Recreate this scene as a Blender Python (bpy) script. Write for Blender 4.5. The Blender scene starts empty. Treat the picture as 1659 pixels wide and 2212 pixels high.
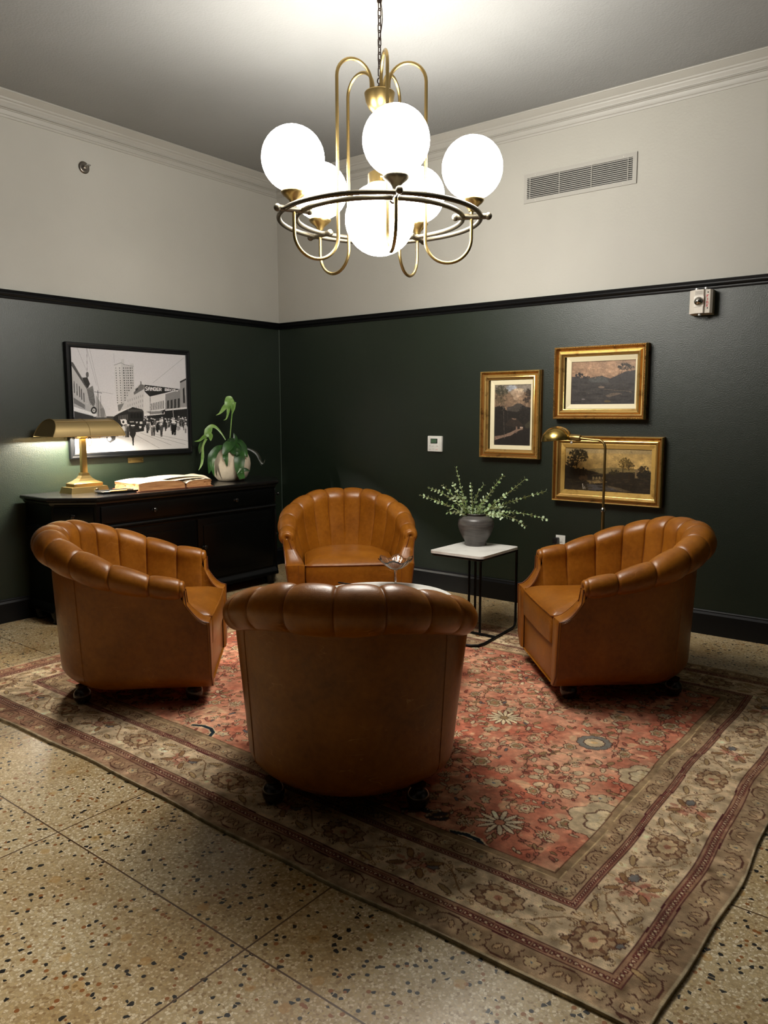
import bpy, bmesh, math, random
import numpy as np
from mathutils import Vector, Matrix
random.seed(7); rng = np.random.default_rng(7)
PI = math.pi
SC = bpy.context.scene
COL = SC.collection

# ------------------------------------------------------------------ camera, world, exposure
cam_d = bpy.data.cameras.new('camera'); cam = bpy.data.objects.new('camera', cam_d); COL.objects.link(cam)
cam_d.sensor_fit = 'VERTICAL'; cam_d.sensor_height = 24.0; cam_d.lens = 24.0*1661.4/2212
cam_d.clip_start = 0.05
_pi, _ro, _ya = map(math.radians, (-7.3509, -0.0643, 37.9855))
_f = Vector((-math.sin(_ya)*math.cos(_pi), math.cos(_ya)*math.cos(_pi), math.sin(_pi)))
_r0 = Vector((math.cos(_ya), math.sin(_ya), 0)); _u0 = _r0.cross(_f)
_r = _r0*math.cos(_ro)+_u0*math.sin(_ro); _u = -_r0*math.sin(_ro)+_u0*math.cos(_ro)
CAM = Vector((5.3065, -5.1995, 1.45))
cam.matrix_world = Matrix(((_r.x, _u.x, -_f.x, CAM.x), (_r.y, _u.y, -_f.y, CAM.y), (_r.z, _u.z, -_f.z, CAM.z), (0, 0, 0, 1)))
SC.camera = cam
w = bpy.data.worlds.new('world'); SC.world = w; w.use_nodes = True
w.node_tree.nodes['Background'].inputs[0].default_value = (0.55, 0.5, 0.45, 1)
w.node_tree.nodes['Background'].inputs[1].default_value = 0.0
SC.view_settings.view_transform = 'Standard'; SC.view_settings.look = 'None'
SC.view_settings.exposure = 0.13; SC.view_settings.gamma = 1.0; SC.view_settings.use_curve_mapping = False
SC.cycles.use_denoising = True
SC.cycles.max_bounces = 8; SC.cycles.diffuse_bounces = 4
SC.cycles.caustics_reflective = False; SC.cycles.caustics_refractive = False
SC.cycles.sample_clamp_indirect = 6.0
GLOBE_E = 46.0      # radiance of the chandelier globes
BANK_E = 1900.0       # tube in the desk lamp

def near_floor_fill(x, y, power, half=31, blend=0.7):
    l = bpy.data.lights.new('near_floor_fill', 'SPOT'); l.energy = power; l.color = (1.0, 0.90, 0.76); l.spot_size = math.radians(2*half); l.spot_blend = blend; l.shadow_soft_size = 0.06
    o = bpy.data.objects.new('near_floor_fill', l); COL.objects.link(o); o.location = (x, y, 3.5)
for _x, _y, _p in ((1.8, -5.3, 200), (4.2, -5.6, 200)): near_floor_fill(_x, _y, _p)   # unseen fill spots, added to brighten the near floor

# ------------------------------------------------------------------ helpers
def srgb(r, g, b):
    def f(c):
        c /= 255.0
        return c/12.92 if c <= 0.04045 else ((c+0.055)/1.055)**2.4
    return (f(r), f(g), f(b), 1.0)

class MB:
    """collects shapes, links them as one mesh object"""
    def __init__(self): self.v = []; self.f = []; self.m = []; self.mi = 0
    def add(self, vs, fs):
        o = len(self.v); self.v += [tuple(p) for p in vs]
        self.f += [tuple(i+o for i in f) for f in fs]; self.m += [self.mi]*len(fs)
        return self
    def box(self, x0, x1, y0, y1, z0, z1, bev=0.0, M=None):
        bm = bmesh.new(); bmesh.ops.create_cube(bm, size=1.0)
        for v in bm.verts:
            v.co = Vector(((x0+x1)/2+v.co.x*(x1-x0), (y0+y1)/2+v.co.y*(y1-y0), (z0+z1)/2+v.co.z*(z1-z0)))
        if bev > 0: bmesh.ops.bevel(bm, geom=bm.edges[:], offset=bev, segments=2, profile=0.6, affect='EDGES')
        if M is not None: bmesh.ops.transform(bm, matrix=M, verts=bm.verts)
        bm.verts.index_update()
        self.add([v.co[:] for v in bm.verts], [[v.index for v in f.verts] for f in bm.faces]); bm.free(); return self
    def prism(self, pts, z0, z1, bev=0.0, M=None, seg=2):
        """polygon in xy, extruded in z"""
        bm = bmesh.new()
        vs = [bm.verts.new((x, y, z0)) for x, y in pts]; bm.faces.new(vs)
        r = bmesh.ops.extrude_face_region(bm, geom=bm.faces[:])
        for g in r['geom']:
            if isinstance(g, bmesh.types.BMVert): g.co.z = z1
        bmesh.ops.recalc_face_normals(bm, faces=bm.faces[:])
        if bev > 0: bmesh.ops.bevel(bm, geom=[e for e in bm.edges if abs(e.verts[0].co.z-e.verts[1].co.z) < 1e-6], offset=bev, segments=seg, profile=0.6, affect='EDGES')
        if M is not None: bmesh.ops.transform(bm, matrix=M, verts=bm.verts)
        bm.verts.index_update()
        self.add([v.co[:] for v in bm.verts], [[v.index for v in f.verts] for f in bm.faces]); bm.free(); return self
    def tube(self, path, r, n=10, closed=False, cap=True):
        P = [Vector(p) for p in path]; N = len(P)
        rad = r if hasattr(r, '__len__') else [r]*N
        T = []
        for i in range(N):
            a = P[(i-1) % N] if (closed or i > 0) else P[i]; b = P[(i+1) % N] if (closed or i < N-1) else P[i]
            t = (b-a); T.append(t.normalized() if t.length > 1e-9 else Vector((0, 0, 1)))
        ref = Vector((0, 0, 1)) if abs(T[0].z) < 0.9 else Vector((1, 0, 0))
        nrm = T[0].cross(ref).normalized(); vs = []
        for i in range(N):
            if i: nrm = (nrm-T[i]*nrm.dot(T[i])).normalized()
            b = T[i].cross(nrm)
            for k in range(n):
                a = 2*PI*k/n; vs.append(P[i]+(nrm*math.cos(a)+b*math.sin(a))*rad[i])
        fs = []
        for i in range(N if closed else N-1):
            j = (i+1) % N
            for k in range(n): fs.append((i*n+k, i*n+(k+1) % n, j*n+(k+1) % n, j*n+k))
        if cap and not closed: fs += [tuple(range(n))[::-1], tuple(range((N-1)*n, N*n))]
        return self.add(vs, fs)
    def lathe(self, prof, c=(0, 0, 0), n=32, M=None, wob=None):
        vs = []; L = len(prof)
        for r, z in prof:
            for k in range(n):
                a = 2*PI*k/n; rr, zz = (r, z) if wob is None else wob(r, z, a)
                p = Vector((rr*math.cos(a), rr*math.sin(a), zz))
                vs.append((M @ p if M is not None else p)+Vector(c))
        fs = [(i*n+k, i*n+(k+1) % n, (i+1)*n+(k+1) % n, (i+1)*n+k) for i in range(L-1) for k in range(n)]
        if prof[0][0] > 1e-6: fs.append(tuple(range(n))[::-1])
        if prof[-1][0] > 1e-6: fs.append(tuple(range((L-1)*n, L*n)))
        return self.add(vs, fs)
    def ball(self, c, r, n=16, sc=(1, 1, 1)):
        prof = [(r*math.sin(PI*i/(n//2))*1.0, -r*math.cos(PI*i/(n//2))) for i in range(n//2+1)]
        prof[0] = (1e-5, -r); prof[-1] = (1e-5, r)
        return self.lathe(prof, c, n, M=Matrix.Diagonal((sc[0], sc[1], sc[2])))
    def grid(self, fn, nu, nv, closed_u=False):
        vs = [fn(i/(nu if closed_u else nu-1), j/(nv-1)) for i in range(nu) for j in range(nv)]
        fs = []
        for i in range(nu if closed_u else nu-1):
            k = (i+1) % nu
            for j in range(nv-1): fs.append((i*nv+j, k*nv+j, k*nv+j+1, i*nv+j+1))
        return self.add(vs, fs)
    def build(self, name, mats, parent=None, smooth=True, loc=None, auto=None, flip=False):
        me = bpy.data.meshes.new(name); me.from_pydata(self.v, [], self.f)
        mats = mats if isinstance(mats, (list, tuple)) else [mats]
        for m in mats: me.materials.append(m)
        me.polygons.foreach_set('material_index', self.m)
        bm = bmesh.new(); bm.from_mesh(me); bmesh.ops.remove_doubles(bm, verts=bm.verts, dist=1e-6)
        bmesh.ops.recalc_face_normals(bm, faces=bm.faces[:])
        ang = math.radians(auto if auto else 40)
        for f in bm.faces: f.smooth = smooth
        if smooth:
            for e in bm.edges:
                if len(e.link_faces) == 2 and e.calc_face_angle(0) > ang: e.smooth = False
        bm.to_mesh(me); bm.free(); me.update()
        o = bpy.data.objects.new(name, me); COL.objects.link(o)
        if loc: o.location = loc
        if parent: o.parent = parent
        return o

def tag(o, label=None, cat=None, group=None, kind=None):
    if label: o['label'] = label
    if cat: o['category'] = cat
    if group: o['group'] = group
    if kind: o['kind'] = kind
    return o
def empty(name, loc, rz=0.0, label=None, cat=None, group=None):
    o = bpy.data.objects.new(name, None); COL.objects.link(o); o.location = loc; o.rotation_euler = (0, 0, rz)
    o.empty_display_size = 0.1
    return tag(o, label, cat, group)
def copy_tree(o, parent=None):
    c = o.copy(); COL.objects.link(c); c.parent = parent
    for ch in [x for x in bpy.data.objects if x.parent == o]: copy_tree(ch, c)
    return c
def smooth(a, b, x):
    t = min(1, max(0, (x-a)/(b-a))); return t*t*(3-2*t)

# ------------------------------------------------------------------ materials
class NT:
    def __init__(self, name, base=(0.5, 0.5, 0.5, 1), rough=0.5, metal=0.0, spec=0.5, coat=0.0, coat_rough=0.1):
        m = bpy.data.materials.new(name); m.use_nodes = True; self.m = m; self.t = m.node_tree
        self.b = self.t.nodes['Principled BSDF']
        self.b.inputs['Base Color'].default_value = base; self.b.inputs['Roughness'].default_value = rough
        self.b.inputs['Metallic'].default_value = metal; self.b.inputs['Specular IOR Level'].default_value = spec
        self.b.inputs['Coat Weight'].default_value = coat; self.b.inputs['Coat Roughness'].default_value = coat_rough
    def n(self, typ, **kw):
        nd = self.t.nodes.new(typ)
        for k, v in kw.items():
            if k.startswith('_'): setattr(nd, k[1:], v)
            else:
                key = int(k[1:]) if k[0] == 'i' and k[1:].isdigit() else k.replace('__', ' ')
                if isinstance(v, bpy.types.NodeSocket): self.t.links.new(v, nd.inputs[key])
                else: nd.inputs[key].default_value = v
        return nd
    def link(self, a, b): self.t.links.new(a, b)
    def obj(self): return self.n('ShaderNodeTexCoord').outputs['Object']
    def noise(self, vec, scale, detail=4, rough=0.5):
        return self.n('ShaderNodeTexNoise', Vector=vec, Scale=scale, Detail=detail, Roughness=rough).outputs['Fac']
    def ramp(self, fac, stops, interp='LINEAR'):
        r = self.n('ShaderNodeValToRGB', Fac=fac); e = r.color_ramp.elements; r.color_ramp.interpolation = interp
        while len(e) < len(stops): e.new(0.5)
        for k, (p, c) in enumerate(stops): e[k].position = p; e[k].color = c if len(c) == 4 else (*c, 1)
        return r.outputs['Color']
    def math(self, op, a, b=0.0, c=0.0): return self.n('ShaderNodeMath', _operation=op, i0=a, i1=b, i2=c).outputs[0]
    def mix(self, fac, a, b, mode='MIX'):
        nd = self.n('ShaderNodeMix', _data_type='RGBA', _blend_type=mode)
        for sock, v in ((nd.inputs[0], fac), (nd.inputs[6], a), (nd.inputs[7], b)):
            if isinstance(v, bpy.types.NodeSocket): self.link(v, sock)
            else: sock.default_value = v
        return nd.outputs[2]
    def bump(self, h, strength=0.3, dist=0.01):
        self.link(self.n('ShaderNodeBump', Height=h, Strength=strength, Distance=dist).outputs[0], self.b.inputs['Normal'])
    def color(self, s): self.link(s, self.b.inputs['Base Color'])
    def rough(self, s): self.link(s, self.b.inputs['Roughness'])

def simple(name, c, rough=0.5, metal=0.0, **k): return NT(name, c, rough, metal, **k).m

def mat_leather():
    m = NT('tan_leather', rough=0.38, spec=0.42)
    o = m.obj(); n1 = m.noise(o, 4.5, 5, 0.6); n2 = m.noise(o, 40, 4, 0.6)
    c = m.ramp(n1, [(0.3, srgb(118, 66, 10)), (0.5, srgb(141, 83, 13)), (0.72, srgb(162, 100, 24))])
    c = m.mix(0.25, c, m.ramp(n2, [(0.3, srgb(94, 50, 10)), (0.7, srgb(166, 104, 36))]), 'MIX')
    # pale scratches
    sc = m.n('ShaderNodeMapping', Vector=o, Scale=(1.2, 6.0, 9.0), Rotation=(0.4, 0.9, 0.3)).outputs[0]
    s = m.noise(sc, 2.2, 2, 0.4)
    line = m.math('SUBTRACT', 1.0, m.math('MULTIPLY', m.math('ABSOLUTE', m.math('SUBTRACT', s, 0.5)), 160.0))
    line = m.n('ShaderNodeClamp', Value=line).outputs[0]
    msk = m.ramp(m.noise(o, 5.5, 1), [(0.60, (0, 0, 0)), (0.66, (1, 1, 1))])
    f = m.math('MULTIPLY', m.math('MULTIPLY', line, msk), 0.45)
    c = m.mix(f, c, srgb(214, 150, 90))
    m.color(c)
    m.rough(m.n('ShaderNodeMapRange', Value=n1, i3=0.26, i4=0.40).outputs[0])
    vor = m.n('ShaderNodeTexVoronoi', Vector=o, Scale=260.0).outputs['Distance']
    h = m.math('ADD', m.math('MULTIPLY', vor, 0.12), m.math('MULTIPLY', m.noise(o, 14, 3), 1.0))
    m.bump(h, 0.25, 0.006)
    return m.m
def mat_wall(name, c1, c2, rough, bstr, scale=55):
    m = NT(name, rough=rough, spec=0.62 if rough < 0.5 else 0.4); o = m.obj()
    m.color(m.ramp(m.noise(o, 1.3, 4), [(0.3, c1), (0.7, c2)]))
    h = m.math('ADD', m.noise(o, scale, 3, 0.55), m.math('MULTIPLY', m.noise(o, 12, 2), 0.5))
    m.bump(h, bstr, 0.012); return m.m
def mat_brass(name, dark=False):
    c = srgb(104, 98, 84) if dark else srgb(150, 128, 82)
    m = NT(name, c, 0.3, 1.0); o = m.obj()
    st = m.n('ShaderNodeMapping', Vector=o, Scale=(1, 1, 14)).outputs[0]
    m.rough(m.n('ShaderNodeMapRange', Value=m.noise(st, 60, 3), i3=0.36 if dark else 0.26, i4=0.55 if dark else 0.44).outputs[0])
    return m.m
def mat_gold(name, c0, c1, rough=0.38):
    m = NT(name, rough=rough, metal=0.85); o = m.obj()
    m.color(m.ramp(m.noise(o, 16, 5, 0.65), [(0.30, c0), (0.46, c1)]))
    m.bump(m.noise(o, 140, 3), 0.25, 0.002); return m.m
def mat_terrazzo():
    m = NT('terrazzo', rough=0.3, spec=0.5); o = m.obj()
    def vor(sc, feat='F1'):
        return m.n('ShaderNodeTexVoronoi', _feature=feat, Vector=o, Scale=sc)
    v1 = vor(125.0); e1 = vor(125.0, 'DISTANCE_TO_EDGE').outputs['Distance']
    cell = m.n('ShaderNodeSeparateColor', Color=v1.outputs['Color'])
    chips = m.ramp(cell.outputs[0], [(0.0, srgb(184, 164, 126)), (0.22, srgb(214, 200, 170)), (0.42, srgb(196, 178, 142)), (0.58, srgb(232, 222, 200)),
                                     (0.74, srgb(202, 182, 142)), (0.90, srgb(160, 136, 100))], 'CONSTANT')
    edge = m.ramp(e1, [(0.02, (1, 1, 1)), (0.10, (0, 0, 0))])
    big = m.noise(o, 0.9, 4); matrix = m.ramp(big, [(0.3, srgb(168, 150, 118)), (0.7, srgb(190, 174, 144))])
    c = m.mix(edge, chips, matrix)
    v2 = vor(72.0); c2 = m.n('ShaderNodeSeparateColor', Color=v2.outputs['Color']); e2 = vor(72.0, 'DISTANCE_TO_EDGE').outputs['Distance']
    def spots(v, ch, thr, rmax):
        a = m.math('GREATER_THAN', ch, thr); d = m.math('LESS_THAN', v.outputs['Distance'], rmax)
        return m.math('MULTIPLY', a, d)
    blk = m.math('MULTIPLY', m.math('GREATER_THAN', c2.outputs[1], 0.95), m.math('GREATER_THAN', m.math('ADD', e2, m.math('MULTIPLY', m.noise(o, 130, 2), 0.10)), 0.13))
    c = m.mix(blk, c, srgb(9, 8, 8))
    v3 = vor(52.0); c3 = m.n('ShaderNodeSeparateColor', Color=v3.outputs['Color'])
    c = m.mix(spots(v3, c3.outputs[2], 0.95, 0.32), c, srgb(24, 20, 18))
    c = m.mix(spots(v3, c3.outputs[1], 0.90, 0.36), c, srgb(150, 96, 44))
    v4 = vor(17.0); c4 = m.n('ShaderNodeSeparateColor', Color=v4.outputs['Color'])
    d4 = m.math('ADD', v4.outputs['Distance'], m.math('MULTIPLY', m.noise(o, 60, 2), 0.2))
    tan = m.math('MULTIPLY', m.math('GREATER_THAN', c4.outputs[0], 0.90), m.math('LESS_THAN', d4, 0.40))
    c = m.mix(m.math('MULTIPLY', tan, 0.6), c, srgb(196, 160, 100))
    # stains
    st = m.ramp(m.noise(o, 1.7, 5, 0.65), [(0.40, (1, 1, 1)), (0.66, srgb(214, 190, 146))])
    c = m.mix(1.0, c, (1.0, 0.965, 0.88, 1), 'MULTIPLY')
    c = m.mix(0.8, c, st, 'MULTIPLY')
    # divider strips
    sep = m.n('ShaderNodeSeparateXYZ', Vector=o)
    def strip(s, off, per):
        t = m.math('FRACT', m.math('DIVIDE', m.math('ADD', s, off), per))
        return m.math('GREATER_THAN', m.math('ABSOLUTE', m.math('SUBTRACT', t, 0.5)), 0.5-0.0028/per)
    j = m.math('MAXIMUM', strip(sep.outputs[0], 9.6270-2.8586, 0.9627), strip(sep.outputs[1], 10.18+3.9149, 1.018))
    c = m.mix(j, c, srgb(84, 58, 32))
    m.color(c)
    m.rough(m.n('ShaderNodeMapRange', Value=m.noise(o, 6, 4), i3=0.24, i4=0.42).outputs[0])
    m.bump(m.noise(o, 120, 2), 0.06, 0.002)
    return m.m
def mat_vcol(name, rough=0.8, var=0.0, spec=0.3, wear=None, coat=0.0):
    m = NT(name, rough=rough, spec=spec, coat=coat)
    a = m.n('ShaderNodeAttribute', _attribute_name='Col').outputs['Color']; o = m.obj()
    if wear:
        n = m.noise(o, 420, 3, 0.7); a = m.mix(0.55, a, m.ramp(n, [(0.3, (0.45, 0.45, 0.45)), (0.72, (1.25, 1.22, 1.18))]), 'MULTIPLY')
        w_ = m.noise(o, 3.2, 5, 0.6); a = m.mix(0.5, a, m.ramp(w_, [(0.3, (0.72, 0.68, 0.64)), (0.7, (1.15, 1.15, 1.15))]), 'MULTIPLY')
        st = m.n('ShaderNodeMapping', Vector=o, Scale=(1, 9, 1)).outputs[0]
        a = m.mix(0.35, a, m.ramp(m.noise(st, 30, 3, 0.6), [(0.3, (0.6, 0.6, 0.6)), (0.7, (1.2, 1.2, 1.2))]), 'MULTIPLY')
        m.bump(n, 0.5, 0.004)
    m.color(a); return m.m
def mat_emit(name, c, e):
    m = bpy.data.materials.new(name); m.use_nodes = True; t = m.node_tree; t.nodes.clear()
    em = t.nodes.new('ShaderNodeEmission'); em.inputs[0].default_value = c; em.inputs[1].default_value = e
    out = t.nodes.new('ShaderNodeOutputMaterial'); t.links.new(em.outputs[0], out.inputs[0]); return m
def mat_glass(name, c=(1, 1, 1, 1), rough=0.02):
    m = NT(name, c, rough); m.b.inputs['Transmission Weight'].default_value = 1.0; m.b.inputs['IOR'].default_value = 1.5; return m.m
def mat_stripe_ceramic():
    m = NT('grey_ceramic', rough=0.36, spec=0.5); o = m.obj()
    st = m.n('ShaderNodeMapping', Vector=o, Scale=(3, 3, 30)).outputs[0]
    c = m.ramp(m.noise(st, 5, 5, 0.6), [(0.3, srgb(60, 57, 55)), (0.55, srgb(82, 78, 75)), (0.8, srgb(104, 98, 92))])
    m.color(c); m.bump(m.noise(st, 8, 3), 0.2, 0.003); return m.m

LEATHER = mat_leather()
PIPING_CREASE = simple('dark_piping_and_crease_shade', srgb(110, 58, 22), 0.45)  # arm piping; also the painted shade lines between the flutes
GREEN = mat_wall('dark_green_paint', srgb(15, 25, 14), srgb(20, 31, 18), 0.42, 0.17, 150)
CREAM = mat_wall('cream_paint', srgb(159, 156, 147), srgb(165, 162, 153), 0.6, 0.10, 60)
CEIL = mat_wall('ceiling_paint', srgb(126, 126, 124), srgb(133, 133, 131), 0.7, 0.22, 80)
TRIMW = simple('cream_trim', srgb(152, 149, 141), 0.5)
BLACKTRIM = simple('black_trim', srgb(7, 8, 10), 0.42, spec=0.3)
BLACKWOOD = NT('black_painted_wood', srgb(3, 3, 3), 0.3, spec=0.3).m
BRASS = mat_brass('antique_brass'); BRASSD = mat_brass('dark_bronze', True)
CHAINM = simple('dark_chain_metal', srgb(52, 40, 34), 0.4, 0.9)
GLOBE = mat_emit('opal_globe_glass', (1.0, 0.96, 0.885, 1), GLOBE_E)
DARKWOOD = NT('dark_foot_wood', srgb(38, 18, 12), 0.22, coat=0.4).m
MARBLE = NT('white_marble', rough=0.3); MARBLE.color(MARBLE.ramp(MARBLE.noise(MARBLE.obj(), 6, 6, 0.65), [(0.35, srgb(205, 200, 192)), (0.55, srgb(232, 229, 222))])); MARBLE = MARBLE.m
BLACKMETAL = simple('black_metal', srgb(16, 16, 17), 0.4, 0.6)
WHITEPL = simple('white_plastic', srgb(222, 220, 212), 0.45)
DARKPL = simple('dark_plastic', srgb(18, 18, 18), 0.4)
LCD = simple('lcd_glass', srgb(74, 98, 76), 0.15)
CHROME = simple('chrome', srgb(190, 186, 180), 0.12, 1.0)
TERR = mat_terrazzo()
CER = mat_stripe_ceramic()
GLASS = mat_glass('clear_glass')
LEAFG = NT('eucalyptus_leaf', srgb(150, 172, 126), 0.55); LEAFG.color(LEAFG.ramp(LEAFG.noise(LEAFG.obj(), 25, 2), [(0.35, srgb(126, 156, 92)), (0.65, srgb(186, 200, 166))])); LEAFG = LEAFG.m
STEMG = simple('eucalyptus_stem', srgb(150, 160, 96), 0.6)
GOLD = mat_gold('worn_gold_leaf', srgb(178, 138, 76), srgb(226, 190, 116), 0.3); GOLDD = mat_gold('dark_gold_edge', srgb(60, 36, 18), srgb(150, 104, 50), 0.5)
GOLDF = mat_gold('flat_gold_slip', srgb(190, 150, 78), srgb(216, 178, 100), 0.5)
SLIP = simple('cream_slip', srgb(222, 210, 174), 0.6)

# ------------------------------------------------------------------ the room
L = 6.6; H = 3.546; RAILB, RAILT = 2.2207, 2.2772
def struct(b, name, mats, **k):
    return tag(b.build(name, mats, **k), kind='structure')
struct(MB().box(-0.1, L+0.1, -L-0.1, 0.1, -0.1, 0.0), 'floor', TERR, smooth=False)
struct(MB().box(-0.1, L+0.1, -L-0.1, 0.1, H, H+0.1), 'ceiling', CEIL, smooth=False)
def wall(name, x0, x1, y0, y1, upper=None):
    b = MB(); b.box(x0, x1, y0, y1, 0, 2.25); b.mi = 1; b.box(x0, x1, y0, y1, 2.25, H)
    return struct(b, name, [GREEN, upper or CREAM], smooth=False)
wall('wall_left', -0.1, 0, -L, 0.0); wall('wall_right', -0.1, L+0.1, 0, 0.1)
wall('wall_rear', -0.1, L+0.1, -L-0.1, -L, GREEN); wall('wall_far_right', L, L+0.1, -L, 0.0, GREEN)

def run(prof, wallside):
    """sweep a closed profile (offset from wall, z) along a wall; mitred at the shared corner"""
    b = MB(); n = len(prof)
    vs = []
    for t in (0, 1):
        for o, z in prof:
            if wallside == 'right': vs.append((o if t == 0 else L, -o, z))
            else: vs.append((o, -o if t == 0 else -L, z))
    fs = [(k, (k+1) % n, n+(k+1) % n, n+k) for k in range(n)] + [tuple(range(n))[::-1], tuple(range(n, 2*n))]
    b.add(vs, fs); return b
crown = [(0, 3.398), (0.006, 3.398), (0.010, 3.404), (0.010, 3.412), (0.014, 3.414), (0.016, 3.430), (0.022, 3.441), (0.028, 3.443),
         (0.028, 3.449), (0.040, 3.451), (0.040, 3.457), (0.034, 3.461), (0.038, 3.470), (0.048, 3.478), (0.052, 3.490), (0.060, 3.494), (0.064, 3.500), (0.064, 3.506),
         (0.070, 3.510), (0.100, 3.534), (0.104, 3.534), (0.107, 3.539), (0.104, 3.5455), (0, 3.5455)]
rail = [(0, RAILB), (0.008, RAILB), (0.012, RAILB+0.006), (0.012, RAILB+0.014), (0.020, RAILB+0.019), (0.028, RAILB+0.030), (0.028, RAILB+0.036),
        (0.022, RAILB+0.040), (0.024, RAILB+0.046), (0.030, RAILB+0.052), (0.030, RAILT), (0, RAILT)]
base = [(0, 0), (0.02, 0), (0.02, 0.135), (0.016, 0.145), (0.014, 0.150), (0.014, 0.156), (0.008, 0.1626), (0, 0.1626)]
for side in ('left', 'right'):
    struct(run(base, side), 'baseboard_'+side, BLACKTRIM, smooth=False)
struct(run(rail, 'left'), 'trim_1', BLACKTRIM, auto=50); struct(run(rail, 'right'), 'trim_2', BLACKTRIM, auto=50)
struct(run(crown, 'left'), 'trim_3', TRIMW, auto=35); struct(run(crown, 'right'), 'trim_4', TRIMW, auto=35)
b = MB()
b.lathe([(1e-4, H-0.03), (0.06, H-0.03), (0.10, H-0.022), (0.13, H-0.026), (0.20, H-0.026), (0.235, H-0.018), (0.25, H-0.024), (0.275, H-0.028), (0.30, H-0.022),
         (0.312, H-0.014), (0.325, H-0.018), (0.345, H-0.019), (0.358, H-0.012), (0.368, H-0.007), (0.38, H-0.009), (0.393, H-0.001), (0.393, H), (1e-4, H)], (2.834, -2.022, 0), 96)
struct(b, 'trim_5', TRIMW, auto=60)
# faint vertical corner bead where the two walls meet
struct(MB().box(0, 0.004, -0.004, 0, 0.163, RAILB), 'trim_6', simple('grey_corner_bead', srgb(74, 84, 74), 0.4), smooth=False)

# ------------------------------------------------------------------ chandelier
AX, AY = 2.762, -1.973
ch = empty('chandelier', (AX, AY, H), 0, 'brass ring chandelier with six white glass globes on a chain', 'chandelier')
def chb(b, name, m, parent=None, **k):
    o = b.build(name, m, parent or ch, **k)
    if parent is None: o.location = (-0, -0, -H)      # geometry written in room height around the axis
    return o
def pol(r, a, z): return (r*math.cos(a), r*math.sin(a), z)
chb(MB().lathe([(1e-4, H), (0.065, H), (0.068, H-0.012), (0.05, H-0.035), (0.03, H-0.05), (0.014, H-0.06), (0.012, H-0.075), (1e-4, H-0.075)], n=32), 'canopy', CHAINM)
b = MB(); zt = H-0.07; k = 0; ln = 0.044
while zt-ln*0.8 > 3.125:
    path = []
    for i in range(16):
        a = 2*PI*i/16; px, pz = 0.0085*math.cos(a), math.sin(a)*0.0085+(ln/2-0.0085)*(1 if math.sin(a) > 0 else -1)
        path.append((px, 0, zt-ln/2+pz) if k % 2 else (0, px, zt-ln/2+pz))
    b.tube(path, 0.0028, 6, closed=True); zt -= ln-0.010; k += 1
chb(b, 'chain', CHAINM)
path = [(0.010+0.012*math.sin(t*9)*(0.4+0.6*t), -0.006+0.008*math.sin(t*7), H-0.06-(H-0.06-3.05)*t) for t in np.linspace(0, 1, 40)]
chb(MB().tube(path, 0.0022, 6), 'cord', CHAINM)
b = MB(); b.tube([(0.014*math.cos(a), 0, 3.105+0.014*math.sin(a)) for a in np.linspace(0, 2*PI, 20, endpoint=False)], 0.003, 8, closed=True)
b.lathe([(0.014, 3.03), (0.014, 3.075), (0.009, 3.082), (0.006, 3.092), (1e-4, 3.092)], n=20)
chb(b, 'hanging_loop', CHAINM)
hub = chb(MB().lathe([(1e-4, 3.05), (0.073, 3.05), (0.077, 3.044), (0.076, 3.036), (0.070, 3.005), (0.056, 2.975), (0.036, 2.955), (0.018, 2.945), (0.011, 2.935), (0.010, 2.66), (1e-4, 2.66)], n=48), 'hub_cup', BRASS)
RG, RV, RH = 0.469, 0.235, 0.047
for k in range(5):
    a = math.radians(245.32+72*k)
    path = [pol(RH, a, 3.04)]
    rc, rr = (RH+RV)/2, (RV-RH)/2; zc = 3.18-rr
    path += [pol(RH, a, zc-0.02)]
    for i in range(17): t = PI*(1-i/16); path.append(pol(rc+rr*math.cos(t), a, zc+rr*math.sin(t)))
    rc, rr = (RG+RV)/2, (RG-RV)/2; zb = 2.2+rr+0.008
    for z in np.linspace(zc-0.05, zb+0.02, 6): path.append(pol(RV, a, z))
    for i in range(21): t = PI+PI*i/20; path.append(pol(rc+rr*math.cos(t), a, zb+rr*math.sin(t)))
    path.append(pol(RG, a, 2.40)); path.append(pol(RG, a, 2.47))
    chb(MB().tube(path, 0.0085, 12), 'arm', BRASS)
    b = MB(); b.tube([pol(0.385, a, 2.43), pol(0.555, a, 2.43)], 0.0145, 12)
    for r in (0.387, 0.553): b.ball(pol(r, a, 2.43), 0.0185, 14)
    chb(b, 'crossbar', BRASSD)
    b = MB().lathe([(1e-4, 2.455), (0.016, 2.455), (0.022, 2.470), (0.034, 2.482), (0.050, 2.494), (0.061, 2.506), (0.061, 2.512), (0.058, 2.516), (0.058, 2.546), (0.062, 2.549), (0.061, 2.553), (0.050, 2.553)], pol(RG, a, 0), 36)
    for q in range(3): b.ball((RG*math.cos(a)+0.061*math.cos(a+q*2.094+0.6), RG*math.sin(a)+0.061*math.sin(a+q*2.094+0.6), 2.532), 0.006, 8)
    so = chb(b, 'lamp_socket', BRASSD if k == 1 else BRASS, auto=55)
    g = chb(MB().ball(pol(RG, a, 2.665), 0.152, 40), 'globe', GLOBE)
for R_ in (0.515, 0.425):
    chb(MB().tube([pol(R_, t, 2.43) for t in np.linspace(0, 2*PI, 96, endpoint=False)], 0.012, 12, closed=True), 'ring', BRASSD)
b = MB().lathe([(1e-4, 2.700), (0.012, 2.700), (0.018, 2.685), (0.030, 2.675), (0.052, 2.664), (0.060, 2.655), (0.060, 2.610), (0.063, 2.606), (0.060, 2.600), (1e-4, 2.600)], n=36)
b.ball((0.045, -0.045, 2.628), 0.007, 8)
chb(b, 'lamp_socket', BRASS, auto=55)
g = chb(MB().ball((0, 0, 2.432), 0.178, 44), 'globe', GLOBE)
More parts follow.
